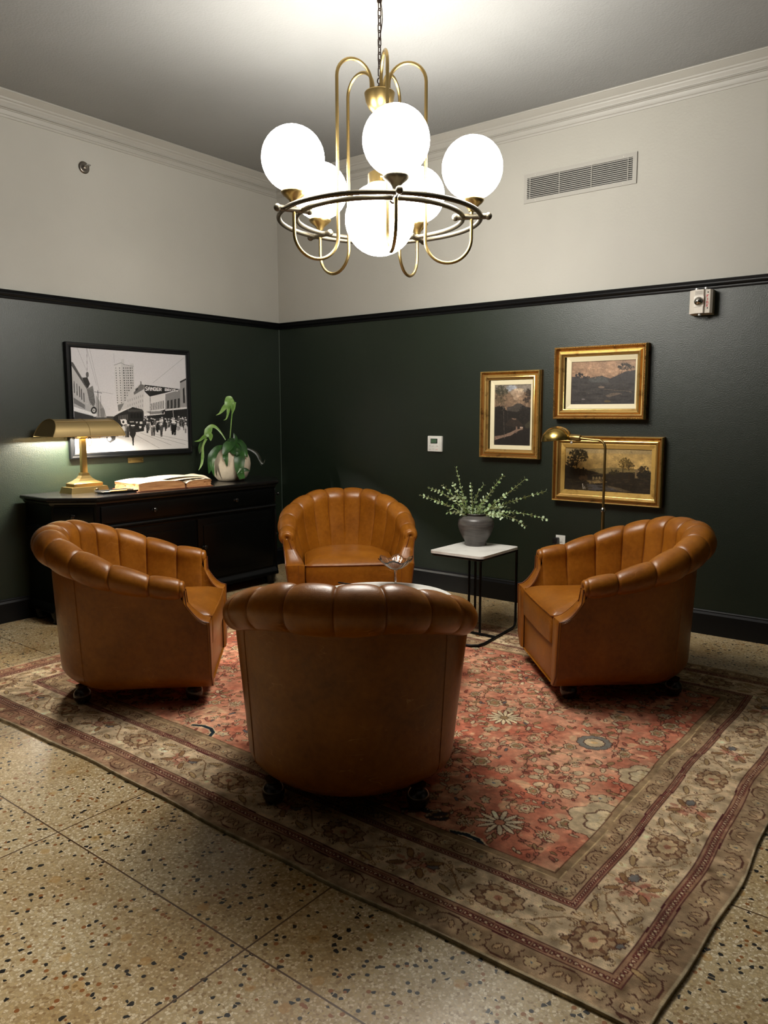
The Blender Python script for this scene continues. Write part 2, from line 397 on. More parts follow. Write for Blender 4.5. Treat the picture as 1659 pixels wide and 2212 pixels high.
tag(g, 'larger white glass globe hanging below the hub')
# the children are written in room height; shift them below the Empty at the ceiling
# (location set above)

# ------------------------------------------------------------------ tub armchairs
W0, YB_, YA, YF = 0.42, 0.442, 0.263, 0.385
LA = YA; LE = PI*math.sqrt((W0*W0+YB_*YB_)/2); LT = 2*LA+LE
_us = np.linspace(0, PI, 400); _el = np.concatenate([[0], np.cumsum(np.hypot(np.diff(W0*np.cos(_us)), np.diff(YB_*np.sin(_us))))]); _el *= LE/_el[-1]
def plan(s):
    """s in metres along the centreline; 0 = right arm front; returns pos, normal, u (ellipse angle or None)"""
    if s < LA: return (W0, YA-s), (1, 0), 0.0
    if s > LA+LE: return (-W0, s-LA-LE), (-1, 0), PI
    u = float(np.interp(s-LA, _el, _us)); nx, ny = math.cos(u)/W0, -math.sin(u)/YB_; l = math.hypot(nx, ny)
    return (W0*math.cos(u), -YB_*math.sin(u)), (nx/l, ny/l), u
def hcen(s):
    t = min(s, LT-s)/(LT/2)
    return 0.600+0.181*(0.30*min(1, t/0.8)+0.70*smooth(0.02, 0.86, t))
def rrad(s):
    t = min(s, LT-s)/(LT/2); return 0.052+0.024*smooth(0, 0.5, t)+0.012*smooth(0.5, 1.0, t)
NF = 12
_q = [0.0, 0.143, 0.316, 0.489]; _c = (LT/2-0.489)/3; _h = _q+[0.489+_c, 0.489+2*_c]
SEAM = _h+[LT/2]+[LT-s for s in _h[::-1]]
def backrest_mesh():
    b = MB(); NV = 46
    def prof(s, v):
        hc, r = hcen(s), rrad(s); t = min(s, LT-s)/(LT/2); back = smooth(0.3, 0.9, t)
        # 0..0.45 inside face, 0.45..1 around the roll
        if v < 0.45:
            q = v/0.45; z = 0.34+(hc-0.34)*q
            o0 = -0.118-0.03*back; o = o0+(-r-o0)*smooth(0, 1, q)
            return o, z, (-1, 0.0)
        q = (v-0.45)/0.55; a = PI-q*math.radians(262)
        return r*math.cos(a), hc+r*math.sin(a), (math.cos(a), math.sin(a))
    def fn(i, v):
        k = min(NF-1, int(i)); q = i-k; s = SEAM[k]+(SEAM[k+1]-SEAM[k])*q; (x, y), (nx, ny), u = plan(s); o, z, (no, nz) = prof(s, v)
        fl = abs(math.sin(PI*q)); bulge = fl**0.42
        amp = 0.016 if v > 0.45 else 0.004+0.012*smooth(0.02, 0.42, v)
        if v > 0.93: amp *= 1-(v-0.93)/0.07
        d = amp*(bulge-0.75)
        o += no*d; z += nz*d
        return (x+nx*o, y+ny*o, z)
    # non-uniform u so creases are sharp
    us = []
    for k in range(NF):
        for j in range(18):
            q = j/18; q = 0.5-0.5*math.cos(PI*q) if False else (q if 0 < q < 1 else q)
            q = smooth(0, 1, q)*0.45+q*0.55; us.append(k+q)
    us.append(float(NF))
    vs = [fn(u, j/(NV-1)) for u in us for j in range(NV)]
    fs = [(i*NV+j, (i+1)*NV+j, (i+1)*NV+j+1, i*NV+j+1) for i in range(len(us)-1) for j in range(NV-1)]
    b.add(vs, fs)
    # puckered roll ends
    for sgn, s in ((1, 0.0), (-1, LT)):
        hc, r = hcen(s), rrad(s); r -= 0.012*0.75; rows = []
        for k, (f, dy) in enumerate(((1.0, 0.0), (0.97, 0.008), (0.86, 0.015), (0.66, 0.018), (0.45, 0.016), (0.22, 0.010), (0.02, 0.004))):
            row = []
            for j in range(28):
                a = 2*PI*j/28; rr = r*f*(1+0.03*(math.cos(a*7) if 1 < k < 6 else 0))
                row.append((sgn*W0+rr*math.cos(a), YA+dy, hc+rr*math.sin(a)))
            rows.append(row)
        vs = [p for r_ in rows for p in r_]
        fs = [(k*28+j, k*28+(j+1) % 28, (k+1)*28+(j+1) % 28, (k+1)*28+j) for k in range(len(rows)-1) for j in range(28)]
        b.add(vs, fs)
    return b
def ztop(y):
    """top edge of the arm's front wing"""
    t = (y-YA)/(YF-YA)
    if t <= 0: return hcen(0)-0.02
    return 0.432+(hcen(0)-0.035-0.432)*(1-min(1, t))**1.9
def obody(z, u=0.0):
    bk = smooth(0.15, 0.9, math.sin(u)); q = min(1, max(0, (z-0.10)/0.52)); sd = smooth(0.0, 0.5, math.sin(u))
    o = -0.030+0.062*q+sd*(1-bk)*(0.022*(1-q)+0.004)-bk*(0.040*q-0.006)
    if z < 0.16: o -= 0.050*((0.16-z)/0.075)**2.2
    return o
def body_mesh():
    b = MB(); NZ = 26
    cols = [('f', 1, y) for y in np.linspace(YF, YA+0.004, 9)]+[('p', s) for s in np.linspace(0, LT, 90)]+[('f', -1, y) for y in np.linspace(YA+0.004, YF, 9)]
    rows = []
    for c in cols:
        if c[0] == 'f': (x, y), (nx, ny), u = (c[1]*W0, c[2]), (c[1], 0), 0.0; zt_ = ztop(c[2])
        else: (x, y), (nx, ny), u = plan(c[1]); zt_ = hcen(c[1])-0.02
        col = []
        for j in range(NZ):
            q = j/(NZ-1); z = 0.085+(zt_-0.085)*(q**1.35)
            o = obody(z, u); col.append((x+nx*o, y+ny*o, z))
        rows.append(col)
    vs = [p for r_ in rows for p in r_]
    fs = [(i*NZ+j, (i+1)*NZ+j, (i+1)*NZ+j+1, i*NZ+j+1) for i in range(len(rows)-1) for j in range(NZ-1)]
    fs.append(tuple(i*NZ for i in range(len(rows))))
    b.add(vs, fs)
    # front rail under the cushion
    b.box(-0.31, 0.31, 0.30, YF-0.008, 0.086, 0.285, 0.008)
    return b
def wingx(y, z):
    hc, r = hcen(0), rrad(0); q = min(1, max(0, (z-0.34)/(hc-0.34))); m = W0-0.118+(-r+0.118)*smooth(0, 1, q)+0.008
    t = smooth(YA, YF, y); return m*(1-t)+0.302*t
def arm_front_mesh(sg):
    """curved facing from the roll end down to the floor rail, with the inner wing"""
    b = MB(); pts = []
    for z in np.linspace(0.595, 0.575, 3): pts.append((YA+0.016, z))
    for y in np.linspace(YA+0.018, YF, 16): pts.append((y, ztop(y)+0.002 if y > YA+0.02 else ztop(y)))
    pts += [(YF+0.003, z) for z in np.linspace(0.42, 0.088, 14)]
    NW = 7; rows = []
    for i, (y, z) in enumerate(pts):
        xo = W0+obody(z)+0.002; xi = wingx(y, z); row = []
        if i < 3: xi += 0.012*(3-i)/3
        # outward direction in the yz plane
        a = pts[max(0, i-1)]; c = pts[min(len(pts)-1, i+1)]; dy, dz = c[0]-a[0], c[1]-a[1]; l = math.hypot(dy, dz) or 1; ny, nz = -dz/l, dy/l
        for k in range(NW):
            q = k/(NW-1); bul = 0.006*math.sin(PI*q)**0.5 if 0 < q < 1 else -0.006
            row.append((sg*(xi+(xo-xi)*q), y+ny*bul, z+nz*bul))
        rows.append(row)
    vs = [p for r_ in rows for p in r_]
    fs = [(i*NW+j, (i+1)*NW+j, (i+1)*NW+j+1, i*NW+j+1) for i in range(len(rows)-1) for j in range(NW-1)]
    b.add(vs, fs)
    # inner wing: from under the first flute forward to the facing
    ys = np.linspace(YA-0.006, YF, 16); NZ = 16; rows = []
    for y in ys:
        t = smooth(YA-0.05, YF, y); top = ztop(y) if y > YA else hcen(0)-0.01
        rows.append([(sg*(wingx(y, z)+0.0015*math.sin(60*z+40*y)*math.sin(PI*t)), y, z) for z in np.linspace(0.30, top, NZ)])
    vs = [p for r_ in rows for p in r_]
    b.add(vs, [(i*NZ+j, (i+1)*NZ+j, (i+1)*NZ+j+1, i*NZ+j+1) for i in range(len(rows)-1) for j in range(NZ-1)])
    return b
def arm_piping(sg):
    b = MB()
    for frac in (0.34, 0.97):
        p = []
        for z in (0.60, 0.590): p.append((sg*(W0-0.034+0.062*frac), YA+0.021, z))
        for y in np.linspace(YA+0.022, YF+0.002, 14):
            z = ztop(y)+0.003; xi = wingx(y, z); xo = W0+obody(z)
            p.append((sg*(xi+(xo-xi)*frac), y+0.003, z))
        for z in np.linspace(0.415, 0.092, 6): p.append((sg*(0.302+(W0+obody(z)-0.302)*frac), YF+0.006, z))
        b.tube(p, 0.0032, 6)
    return b
def cushion_outline(n=56, inset=0.0):
    pts = [];hw = 0.298-inset; yf = YF+0.004-inset; yb = -0.315+inset
    pts.append((hw, yf-0.012)); pts.append((hw, 0.20))
    for u in np.linspace(0, PI, n): pts.append((hw*math.cos(u)*1.0, 0.02-(0.335-inset)*math.sin(u)**0.85))
    pts.append((-hw, 0.20)); pts.append((-hw, yf-0.012)); pts.append((-hw+0.012, yf)); 
    for x in np.linspace(-hw+0.05, hw-0.05, 13): pts.append((x, yf+0.006*math.cos(x/hw*PI/2)))
    pts.append((hw-0.012, yf)); return pts
def seat_mesh():
    b = MB(); rings = [(0.000, 0.290), (0.0, 0.30), (-0.002, 0.36), (0.0, 0.425), (0.003, 0.432)]
    tops = [(0.010, 0.440), (0.03, 0.452), (0.07, 0.466), (0.12, 0.476), (0.20, 0.484), (0.28, 0.487)]
    rows = []
    base_ = cushion_outline(); C0 = Vector((0, 0.06))
    for ins, z in rings: rows.append([(x, y, z) for x, y in cushion_outline(inset=ins)])
    for ins, z in tops:
        f = 1-ins/0.335; rows.append([(C0.x+(x-C0.x)*f, C0.y+(y-C0.y)*f, z) for x, y in base_])
    rows.append([(C0.x+(x-C0.x)*0.02, C0.y+(y-C0.y)*0.02, 0.488) for x, y in base_])
    n = len(base_); vs = [p for r_ in rows for p in r_]
    fs = [(k*n+j, k*n+(j+1) % n, (k+1)*n+(j+1) % n, (k+1)*n+j) for k in range(len(rows)-1) for j in range(n)]
    fs.append(tuple(range(n))[::-1]); fs.append(tuple(range((len(rows)-1)*n, len(rows)*n))); b.add(vs, fs); return b
def make_chair():
    r = empty('tub_armchair', (0, 0, 0))
    body = body_mesh().build('body', LEATHER, r)
    b = MB()
    for ang in (math.radians(32), math.radians(148)):
        b = MB(); p = []
        for z in np.linspace(0.10, 0.70, 18):
            nx, ny = math.cos(ang)/W0, -math.sin(ang)/YB_; l = math.hypot(nx, ny); o = obody(z, ang)+0.0005
            p.append((W0*math.cos(ang)+nx/l*o, -YB_*math.sin(ang)+ny/l*o, z))
        b.tube(p, 0.0022, 6).build('piping', LEATHER, body)
    back = backrest_mesh().build('backrest', LEATHER, r, auto=75)
    for s in SEAM[1:-1]:
        (x, y), (nx, ny), u = plan(s); hc, rr = hcen(s), rrad(s); p = []
        for z in np.linspace(0.42, hc-0.03, 7):
            q = (z-0.34)/(hc-0.34); t = min(s, LT-s)/(LT/2); o0 = -0.118-0.03*smooth(0.3, 0.9, t); o = o0+(-rr-o0)*smooth(0, 1, q)+0.007+0.005*q; p.append((x+nx*o, y+ny*o, z))
        for a in np.linspace(PI, PI-math.radians(235), 22):
            p.append((x+nx*(rr-0.0125)*math.cos(a), y+ny*(rr-0.0125)*math.cos(a), hc+(rr-0.0125)*math.sin(a)))
        MB().tube(p, 0.0024, 6).build('seam_shade', PIPING_CREASE, back)  # dark tube standing in for the shade down in the flute crease
    for sg in (1, -1):
        af = arm_front_mesh(sg).build('arm_front', LEATHER, r, auto=60)
        arm_piping(sg).build('piping', PIPING_CREASE, af)
    seat = seat_mesh().build('seat_cushion', LEATHER, r, auto=50)
    MB().tube([(x, y, 0.433) for x, y in cushion_outline()], 0.005, 6, closed=True).build('piping', LEATHER, seat)
    for x, y in ((0.28, 0.29), (-0.28, 0.29), (0.27, -0.26), (-0.27, -0.26)):
        MB().lathe([(1e-4, 0.0), (0.018, 0.0), (0.030, 0.006), (0.040, 0.022), (0.043, 0.040), (0.040, 0.058), (0.030, 0.070), (0.024, 0.075), (0.028, 0.080), (0.030, 0.092), (1e-4, 0.092)], (x, y, 0), 24).build('foot', DARKWOOD, r)
    return r
RUGZ = 0.012
chair0 = make_chair()
CH = [(1.840, -2.839, 44.10, 'tan leather tub armchair at the left, in front of the black sideboard'),
      (3.764, -1.262, 221.49, 'tan leather tub armchair at the right under the gilt-framed paintings, beside the brass floor lamp'),
      (1.763, -1.091, -46.01, 'tan leather tub armchair facing the viewer in front of the corner, seat fully visible'),
      (3.395, -2.952, 123.2, 'nearest tan leather tub armchair, seen from behind with its rolled back towards the viewer')]
for i, (x, y, t, lab) in enumerate(CH):
    o = chair0 if i == 0 else copy_tree(chair0)
    o.location = (x, y, RUGZ); o.rotation_euler = (0, 0, math.radians(t-90))
    tag(o, lab, 'armchair', 'leather tub armchairs around the low table')

# ------------------------------------------------------------------ painting surfaces as vertex-coloured grids
class Canvas:
    def __init__(s, w, h, base, quad=None):
        s.w, s.h = w, h; s.a = np.empty((h, w, 3), np.float32); s.a[:] = base
        s.Hm = None
        if quad:
            src = np.array(quad, float); dst = np.array([(0, 0), (w-1, 0), (w-1, h-1), (0, h-1)], float); A = []
            for (x, y), (u, v) in zip(src, dst):
                A.append([x, y, 1, 0, 0, 0, -u*x, -u*y]); A.append([0, 0, 0, x, y, 1, -v*x, -v*y])
            s.Hm = np.append(np.linalg.solve(np.array(A), dst.ravel()), 1).reshape(3, 3)
    def T(s, pts):
        p = np.atleast_2d(np.array(pts, float))
        if s.Hm is None: return p
        q = np.c_[p, np.ones(len(p))] @ s.Hm.T; return q[:, :2]/q[:, 2:]
    def _mask(s, P):
        x0, y0 = np.floor(P.min(0)).astype(int); x1, y1 = np.ceil(P.max(0)).astype(int)+1
        x0, y0 = max(0, x0), max(0, y0); x1, y1 = min(s.w, x1), min(s.h, y1)
        if x1 <= x0 or y1 <= y0: return None
        X, Y = np.meshgrid(np.arange(x0, x1), np.arange(y0, y1)); m = np.zeros(X.shape, bool)
        n = len(P)
        for i in range(n):
            xa, ya = P[i]; xb, yb = P[(i+1) % n]
            if ya == yb: continue
            c = ((ya > Y) != (yb > Y)) & (X < (xb-xa)*(Y-ya)/(yb-ya)+xa); m ^= c
        return slice(y0, y1), slice(x0, x1), m
    def poly(s, pts, c, al=1.0, raw=False):
        P = np.array(pts, float) if raw else s.T(pts); r = s._mask(P)
        if r is None: return
        ys, xs, m = r; reg = s.a[ys, xs]; reg[m] = reg[m]*(1-al)+np.array(c, np.float32)*al
    def line(s, pts, wd, c, al=1.0):
        P = s.T(pts)
        for a, b in zip(P[:-1], P[1:]):
            d = b-a; l = np.hypot(*d)
            if l < 1e-6: continue
            n = np.array([-d[1], d[0]])/l*wd/2; e = d/l*wd*0.3
            s.poly([a+n-e, b+n+e, b-n+e, a-n-e], c, al, raw=True)
    def ell(s, cx, cy, rx, ry, c, al=1.0, rot=0.0, n=14):
        t = np.linspace(0, 2*PI, n, endpoint=False); x = rx*np.cos(t); y = ry*np.sin(t)
        s.poly(np.c_[cx+x*math.cos(rot)-y*math.sin(rot), cy+x*math.sin(rot)+y*math.cos(rot)], c, al)
    def tree(s, cx, cy, rx, ry, c, n=60, leaf=8, al=0.9):
        for _ in range(n):
            a = rng.uniform(0, 2*PI); r = rng.uniform(0, 1)**0.6
            s.ell(cx+rx*r*math.cos(a), cy+ry*r*math.sin(a), leaf*rng.uniform(.5, 1.3), leaf*rng.uniform(.35, .9), np.array(c)*rng.uniform(.75, 1.3), al, rng.uniform(0, 3), 7)
    def mottle(s, amp, scale, seed=0):
        g = np.random.default_rng(seed).normal(size=(s.h//scale+3, s.w//scale+3))
        yy = np.linspace(0, g.shape[0]-1.001, s.h); xx = np.linspace(0, g.shape[1]-1.001, s.w)
        yi = yy.astype(int); xi = xx.astype(int); fy = (yy-yi)[:, None]; fx = (xx-xi)[None]
        fy = fy*fy*(3-2*fy); fx = fx*fx*(3-2*fx)
        v = g[yi][:, xi]*(1-fy)*(1-fx)+g[yi+1][:, xi]*fy*(1-fx)+g[yi][:, xi+1]*(1-fy)*fx+g[yi+1][:, xi+1]*fy*fx
        return v*amp
    def strokes(s, n, size, jit, seed=0, rows=(0.0, 1.0)):
        r = np.random.default_rng(seed)
        for _ in range(n):
            x = r.uniform(0, s.w-1); y = r.uniform(rows[0]*s.h, rows[1]*s.h-1); c = s.a[int(y), int(x)]*(1+r.normal()*jit)
            x += r.normal()*size; y += r.normal()*size*.6; a = r.uniform(-.9, .9); l = size*r.uniform(.5, 1.5); q = size*r.uniform(.2, .45)
            t = np.array([(-1, 0), (-.4, -1), (.6, -.8), (1, 0), (.5, 1), (-.5, .8)])*(l, q)
            s.poly(np.c_[x+t[:, 0]*math.cos(a)-t[:, 1]*math.sin(a), y+t[:, 0]*math.sin(a)+t[:, 1]*math.cos(a)], c, .75, raw=True)
    def shade(s, amp, scale, seed=0): s.a *= np.clip(1+s.mottle(amp, scale, seed), 0.3, 1.8)[..., None]
    def linear(s):
        c = np.clip(s.a/255.0, 0, 1); return np.where(c <= 0.04045, c/12.92, ((c+0.055)/1.055)**2.4)
def canvas_mesh(name, cv, fn, mat, parent=None, skirt=None):
    """fn(u,v)->xyz arrays; v=0 is the top row of the canvas"""
    h, w = cv.h, cv.w; V, U = np.meshgrid(np.linspace(0, 1, h), np.linspace(0, 1, w), indexing='ij')
    co = np.stack(fn(U, V), -1).reshape(-1, 3); col = cv.linear().reshape(-1, 3)
    idx = np.arange(h*w).reshape(h, w)
    q = np.stack([idx[:-1, :-1], idx[1:, :-1], idx[1:, 1:], idx[:-1, 1:]], -1).reshape(-1, 4)
    if skirt is not None:
        ring = np.concatenate([idx[0, :-1], idx[:-1, -1], idx[-1, :0:-1], idx[:0:-1, 0]])
        low = co[ring].copy(); low[:, 2] = skirt; base_ = len(co); co = np.concatenate([co, low]); col = np.concatenate([col, col[ring]*0.8])
        n = len(ring); a = np.arange(n); b_ = (a+1) % n
        q = np.concatenate([q, np.stack([ring[a], ring[b_], base_+b_, base_+a], -1)])
    me = bpy.data.meshes.new(name); me.vertices.add(len(co)); me.vertices.foreach_set('co', co.astype(np.float32).ravel())
    me.loops.add(q.size); me.loops.foreach_set('vertex_index', q.ravel().astype(np.int32))
    me.polygons.add(len(q)); me.polygons.foreach_set('loop_start', np.arange(0, q.size, 4, dtype=np.int32))
    me.update(calc_edges=True)
    ca = me.color_attributes.new('Col', 'FLOAT_COLOR', 'POINT')
    ca.data.foreach_set('color', np.c_[col, np.ones(len(col))].astype(np.float32).ravel())
    me.materials.append(mat); o = bpy.data.objects.new(name, me); COL.objects.link(o)
    if parent: o.parent = parent
    return o

# ------------------------------------------------------------------ rug
RX0, RX1, RY0, RY1 = 1.0, 4.805, -3.555, -0.715
def make_rug():
    px = 0.004; w = int((RX1-RX0)/px); h = int((RY1-RY0)/px)
    cv = Canvas(w, h, (178, 102, 80), [(RX0, RY1), (RX1, RY1), (RX1, RY0), (RX0, RY0)])
    OUT = (74, 42, 32); CREAMC = (204, 182, 144); OLIVE = (152, 124, 82); BLUE = (86, 96, 104); ROSE = (170, 96, 78); DK = (58, 26, 24)
    # field mottling
    m1 = cv.mottle(1, 70, 1); m2 = cv.mottle(1, 22, 2); m3 = cv.mottle(1, 7, 3)
    fld = cv.a; mixv = np.clip(0.5+0.28*m1+0.2*m2+0.12*m3, 0, 1)[..., None]
    fld[:] = np.array((174, 94, 70))*(1-mixv)+np.array((206, 150, 118))*mixv
    p2 = np.clip((cv.mottle(1, 12, 8)+0.6*cv.mottle(1, 5, 9)-0.9)*1.2, 0, .7)[..., None]; fld[:] = fld*(1-p2)+np.array((206, 172, 132))*p2
    D = 0.47
    def blob(x, y, r, n, fill, rot=0.0, asp=1.0, depth=.28, inner=None, core=None, ow=0.0045):
        t = np.linspace(0, 2*PI, 40, endpoint=False)
        def sh(rr):
            q = rr*(1-depth+depth*np.abs(np.cos(n*t/2))); a = q*np.cos(t)*asp; b = q*np.sin(t)
            return np.c_[x+a*math.cos(rot)-b*math.sin(rot), y+a*math.sin(rot)+b*math.cos(rot)]
        cv.poly(sh(r+ow), OUT, .85); cv.poly(sh(r), fill, .85)
        if inner is not None: cv.poly(sh(r*.62+ow*.7), OUT, .7); cv.poly(sh(r*.58), inner, .9)
        if core is not None: cv.ell(x, y, r*.24, r*.2, core, .9, rot)
    def star(x, y, r, n, fill, rot, core):
        for k in range(n):
            a = rot+2*PI*k/n; cv.ell(x+r*.6*math.cos(a), y+r*.6*math.sin(a), r*.46, r*.15, OUT, .8, a); cv.ell(x+r*.6*math.cos(a), y+r*.6*math.sin(a), r*.40, r*.095, fill, .9, a)
        cv.ell(x, y, r*.26, r*.26, OUT, .8); cv.ell(x, y, r*.2, r*.2, core, .9)
    def leafm(x, y, l, wd, a, fill): cv.ell(x, y, l+.004, wd+.004, OUT, .8, a); cv.ell(x, y, l, wd, fill, .85, a)
    def vine(x, y, a, n, st=0.03, col=OUT, wd=1.1):
        p = [(x, y)]; k = rng.choice([-1, 1])*rng.uniform(.15, .5)
        for i in range(n): a += k+rng.normal()*.25; x += st*math.cos(a); y += st*math.sin(a); p.append((x, y))
        cv.line(p, wd, col, .8)
        for q in p[1::2]: leafm(q[0]+rng.normal()*.008, q[1]+rng.normal()*.008, .012, .005, rng.uniform(0, 3), [CREAMC, OLIVE, ROSE][rng.integers(3)])
    fx0, fx1, fy0, fy1 = RX0+D, RX1-D, RY0+D, RY1-D
    for _ in range(330): vine(rng.uniform(fx0, fx1), rng.uniform(fy0, fy1), rng.uniform(0, 6.28), rng.integers(4, 10))
    for _ in range(1500):
        x, y = rng.uniform(fx0, fx1), rng.uniform(fy0, fy1); s_ = rng.uniform(.005, .012)
        leafm(x, y, s_*1.7, s_*.55, rng.uniform(0, 3.1), [CREAMC, OLIVE, (150, 74, 58), ROSE, BLUE][rng.choice(5, p=[.34, .26, .2, .15, .05])])
    pts = []
    for _ in range(1500):
        x, y = rng.uniform(fx0+.04, fx1-.04), rng.uniform(fy0+.04, fy1-.04)
        if all((x-a)**2+(y-b)**2 > .11**2 for a, b in pts): pts.append((x, y))
    for x, y in pts:
        t = rng.integers(5); r = rng.uniform(.022, .042)
        if t == 0: star(x, y, r*0.95, 10, CREAMC, rng.uniform(0, 1), OLIVE)
        elif t == 1: blob(x, y, r, 6, CREAMC, rng.uniform(0, 3), 1.2, inner=OLIVE, core=ROSE)
        elif t == 2: blob(x, y, r, 8, (196, 160, 122), rng.uniform(0, 3), inner=CREAMC, core=(146, 60, 50))
        elif t == 3:
            for q in range(5): leafm(x+.04*math.cos(q*1.25), y+.04*math.sin(q*1.25), .022, .009, q*1.25, [CREAMC, OLIVE][q % 2])
            blob(x, y, .016, 5, ROSE)
        else: blob(x, y, r*.8, 5, (196, 176, 138), rng.uniform(0, 3), 1.5, .4, core=BLUE)
    blob(4.054, -2.092, .075, 12, (120, 122, 116), 0, 1, .1, inner=CREAMC, core=(206, 170, 120))
    star(3.602, -2.086, .085, 14, (222, 206, 166), .2, OLIVE); star(4.05, -2.93, .085, 11, (218, 204, 170), .1, (190, 120, 90))
    for q in range(11): a = q*.6; leafm(4.08+.10*math.cos(a), -2.50+.10*math.sin(a), .022, .016, a, CREAMC)
    # pale cartouche corners against the field edge and the two dark blue crescents
    for c, rr in (((fx1+.01, -2.28), .11), ((fx1+.02, -2.70), .15), ((fx0, -2.3), .14), ((fx0, -1.7), .12), ((2.2, fy1), .12), ((3.6, fy1), .14)):
        blob(c[0], c[1], rr, 7, (200, 180, 142), .4, 1, .2, inner=(208, 190, 152))
        for _ in range(26): cv.ell(c[0]+rng.normal()*rr*.35, c[1]+rng.normal()*rr*.35, .012, .005, (170, 146, 106), .7, rng.uniform(0, 3))
    def crescent(pts_, wd):
        cv.line(pts_, wd/px*1.0+3, CREAMC, .95); cv.line(pts_, wd/px, (24, 36, 46), .97)
    crescent([(3.95, -3.085), (4.0, -3.07), (4.05, -3.075), (4.09, -3.10), (4.115, -3.15)], .018)
    crescent([(2.50, -3.055), (2.55, -3.03), (2.60, -3.03), (2.64, -3.05), (2.66, -3.085)], .018)
    for _ in range(16): leafm(3.86+rng.normal()*.05, -3.02+rng.normal()*.02, .014, .006, .8, (34, 44, 50))
    # borders, as distance from the edge
    xs = np.linspace(RX0, RX1, w)[None]; ys = np.linspace(RY1, RY0, h)[:, None]
    d = np.minimum(np.minimum(xs-RX0, RX1-xs)+0*ys, np.minimum(ys-RY0, RY1-ys)+0*xs)
    d2 = d+0.0022*cv.mottle(1, 60, 5)
    def band(a, b, c, var=10, sd=4):
        m = (d2 >= a) & (d2 < b); v = (cv.mottle(1, 9, sd)*var)[..., None]; cv.a[m] = (np.array(c)+v*np.array((1, .95, .85)))[m]
    leftf = np.clip((3.2-xs)/1.6, 0, 1)+0*ys
    band(-.1, .007, (172, 154, 122)); band(.007, .10, (152, 126, 96), 16, 11); band(.10, .145, (146, 110, 84)); band(.145, .34, (192, 168, 134), 18, 12)
    band(.34, .365, (146, 106, 82)); band(.365, .44, (158, 130, 98), 16, 13); band(.44, .47, (146, 120, 88), 10, 14)
    for a, b in ((.100, .1045), (.141, .1455), (.337, .3412), (.3640, .3682)): band(a, b, (76, 30, 32), 4, 3)
    for a, b in ((.1110, .1140), (.1310, .1340), (.3450, .3470), (.3590, .3610)): band(a, b, (112, 62, 54), 4, 3)
    band(.4385, .442, (190, 164, 120)); band(.4655, .4695, (96, 58, 42))
    rd = (np.clip(leftf, 0, 1)*((d2 > .012) & (d2 < .10)))[..., None]; cv.a[:] = cv.a*(1-.45*rd)+np.array((148, 84, 66))*.45*rd
    # motifs in (t along, d from edge) for each side
    def sides():
        yield (lambda t, q: (t, RY0+q)), RX0, RX1
        yield (lambda t, q: (t, RY1-q)), RX0, RX1
        yield (lambda t, q: (RX1-q, t)), RY0, RY1
        yield (lambda t, q: (RX0+q, t)), RY0, RY1
    for si, (F, a, b) in enumerate(sides()):
        L_ = b-a; ver = si > 1
        # guard chain
        for dd, rr, mar in ((.1225, .0075, .12), (.353, .0055, .35)):
            t = a+mar
            while t < b-mar:
                x, y = F(t, dd); cv.ell(x, y, rr*1.15, rr*1.15, (84, 36, 34), .9, 0, 8); cv.ell(x, y, rr*.5, rr*.5, (206, 184, 148), .9, 0, 6); t += rr*2.3
        # narrow bands: alternating rosettes in bracket outlines
        for dd, hw, mar, st in ((.056, .034, .06, .088), (.402, .026, .41, .07)):
            n = int((L_-2*mar)/st); st = (L_-2*mar)/n
            for k in range(n+1):
                t = a+mar+k*st; x, y = F(t, dd)
                if k % 2 == 0:
                    blob(x, y, hw*.62, 5, (196, 172, 130), rng.uniform(0, 3), 1.25, .35, core=BLUE, ow=.003)
                    for sg in (-1, 1):
                        cv.line([F(t+sg*st*.42, dd-hw*.8), F(t+sg*st*.52, dd-hw*.3), F(t+sg*st*.4, dd), F(t+sg*st*.52, dd+hw*.4), F(t+sg*st*.42, dd+hw*.9)], 1.1, OUT, .85)
                else:
                    for sg in (-1, 1):
                        q = F(t+sg*st*.16, dd); leafm(q[0], q[1], hw*.42, hw*.18, (PI/2 if ver else 0)+PI/2+sg*.5, (190, 160, 118))
                    sd_ = 1 if (k//2) % 2 else -1
                    cv.line([F(t-st*.5, dd+sd_*hw*.6), F(t-st*.2, dd+sd_*hw), F(t+st*.2, dd+sd_*hw), F(t+st*.5, dd+sd_*hw*.6)], 1.2, OUT, .9)
        # main border: palmettes alternating with ovals, meander and filler
        mar = .24; n = max(2, int(round((L_-2*mar)/.30))); st = (L_-2*mar)/n
        for k in range(620 if ver else 820):
            x, y = F(rng.uniform(a+.15, b-.15), rng.uniform(.158, .328)); ang = rng.uniform(0, 3.1); s_ = rng.uniform(.005, .010)
            c_ = [(OUT), (126, 90, 58), (152, 118, 76)][rng.integers(3)]
            cv.ell(x, y, s_*1.4, s_*.7, c_, .75, ang, 8); cv.ell(x, y, s_*.8, s_*.32, (206, 184, 146), .9, ang, 8)
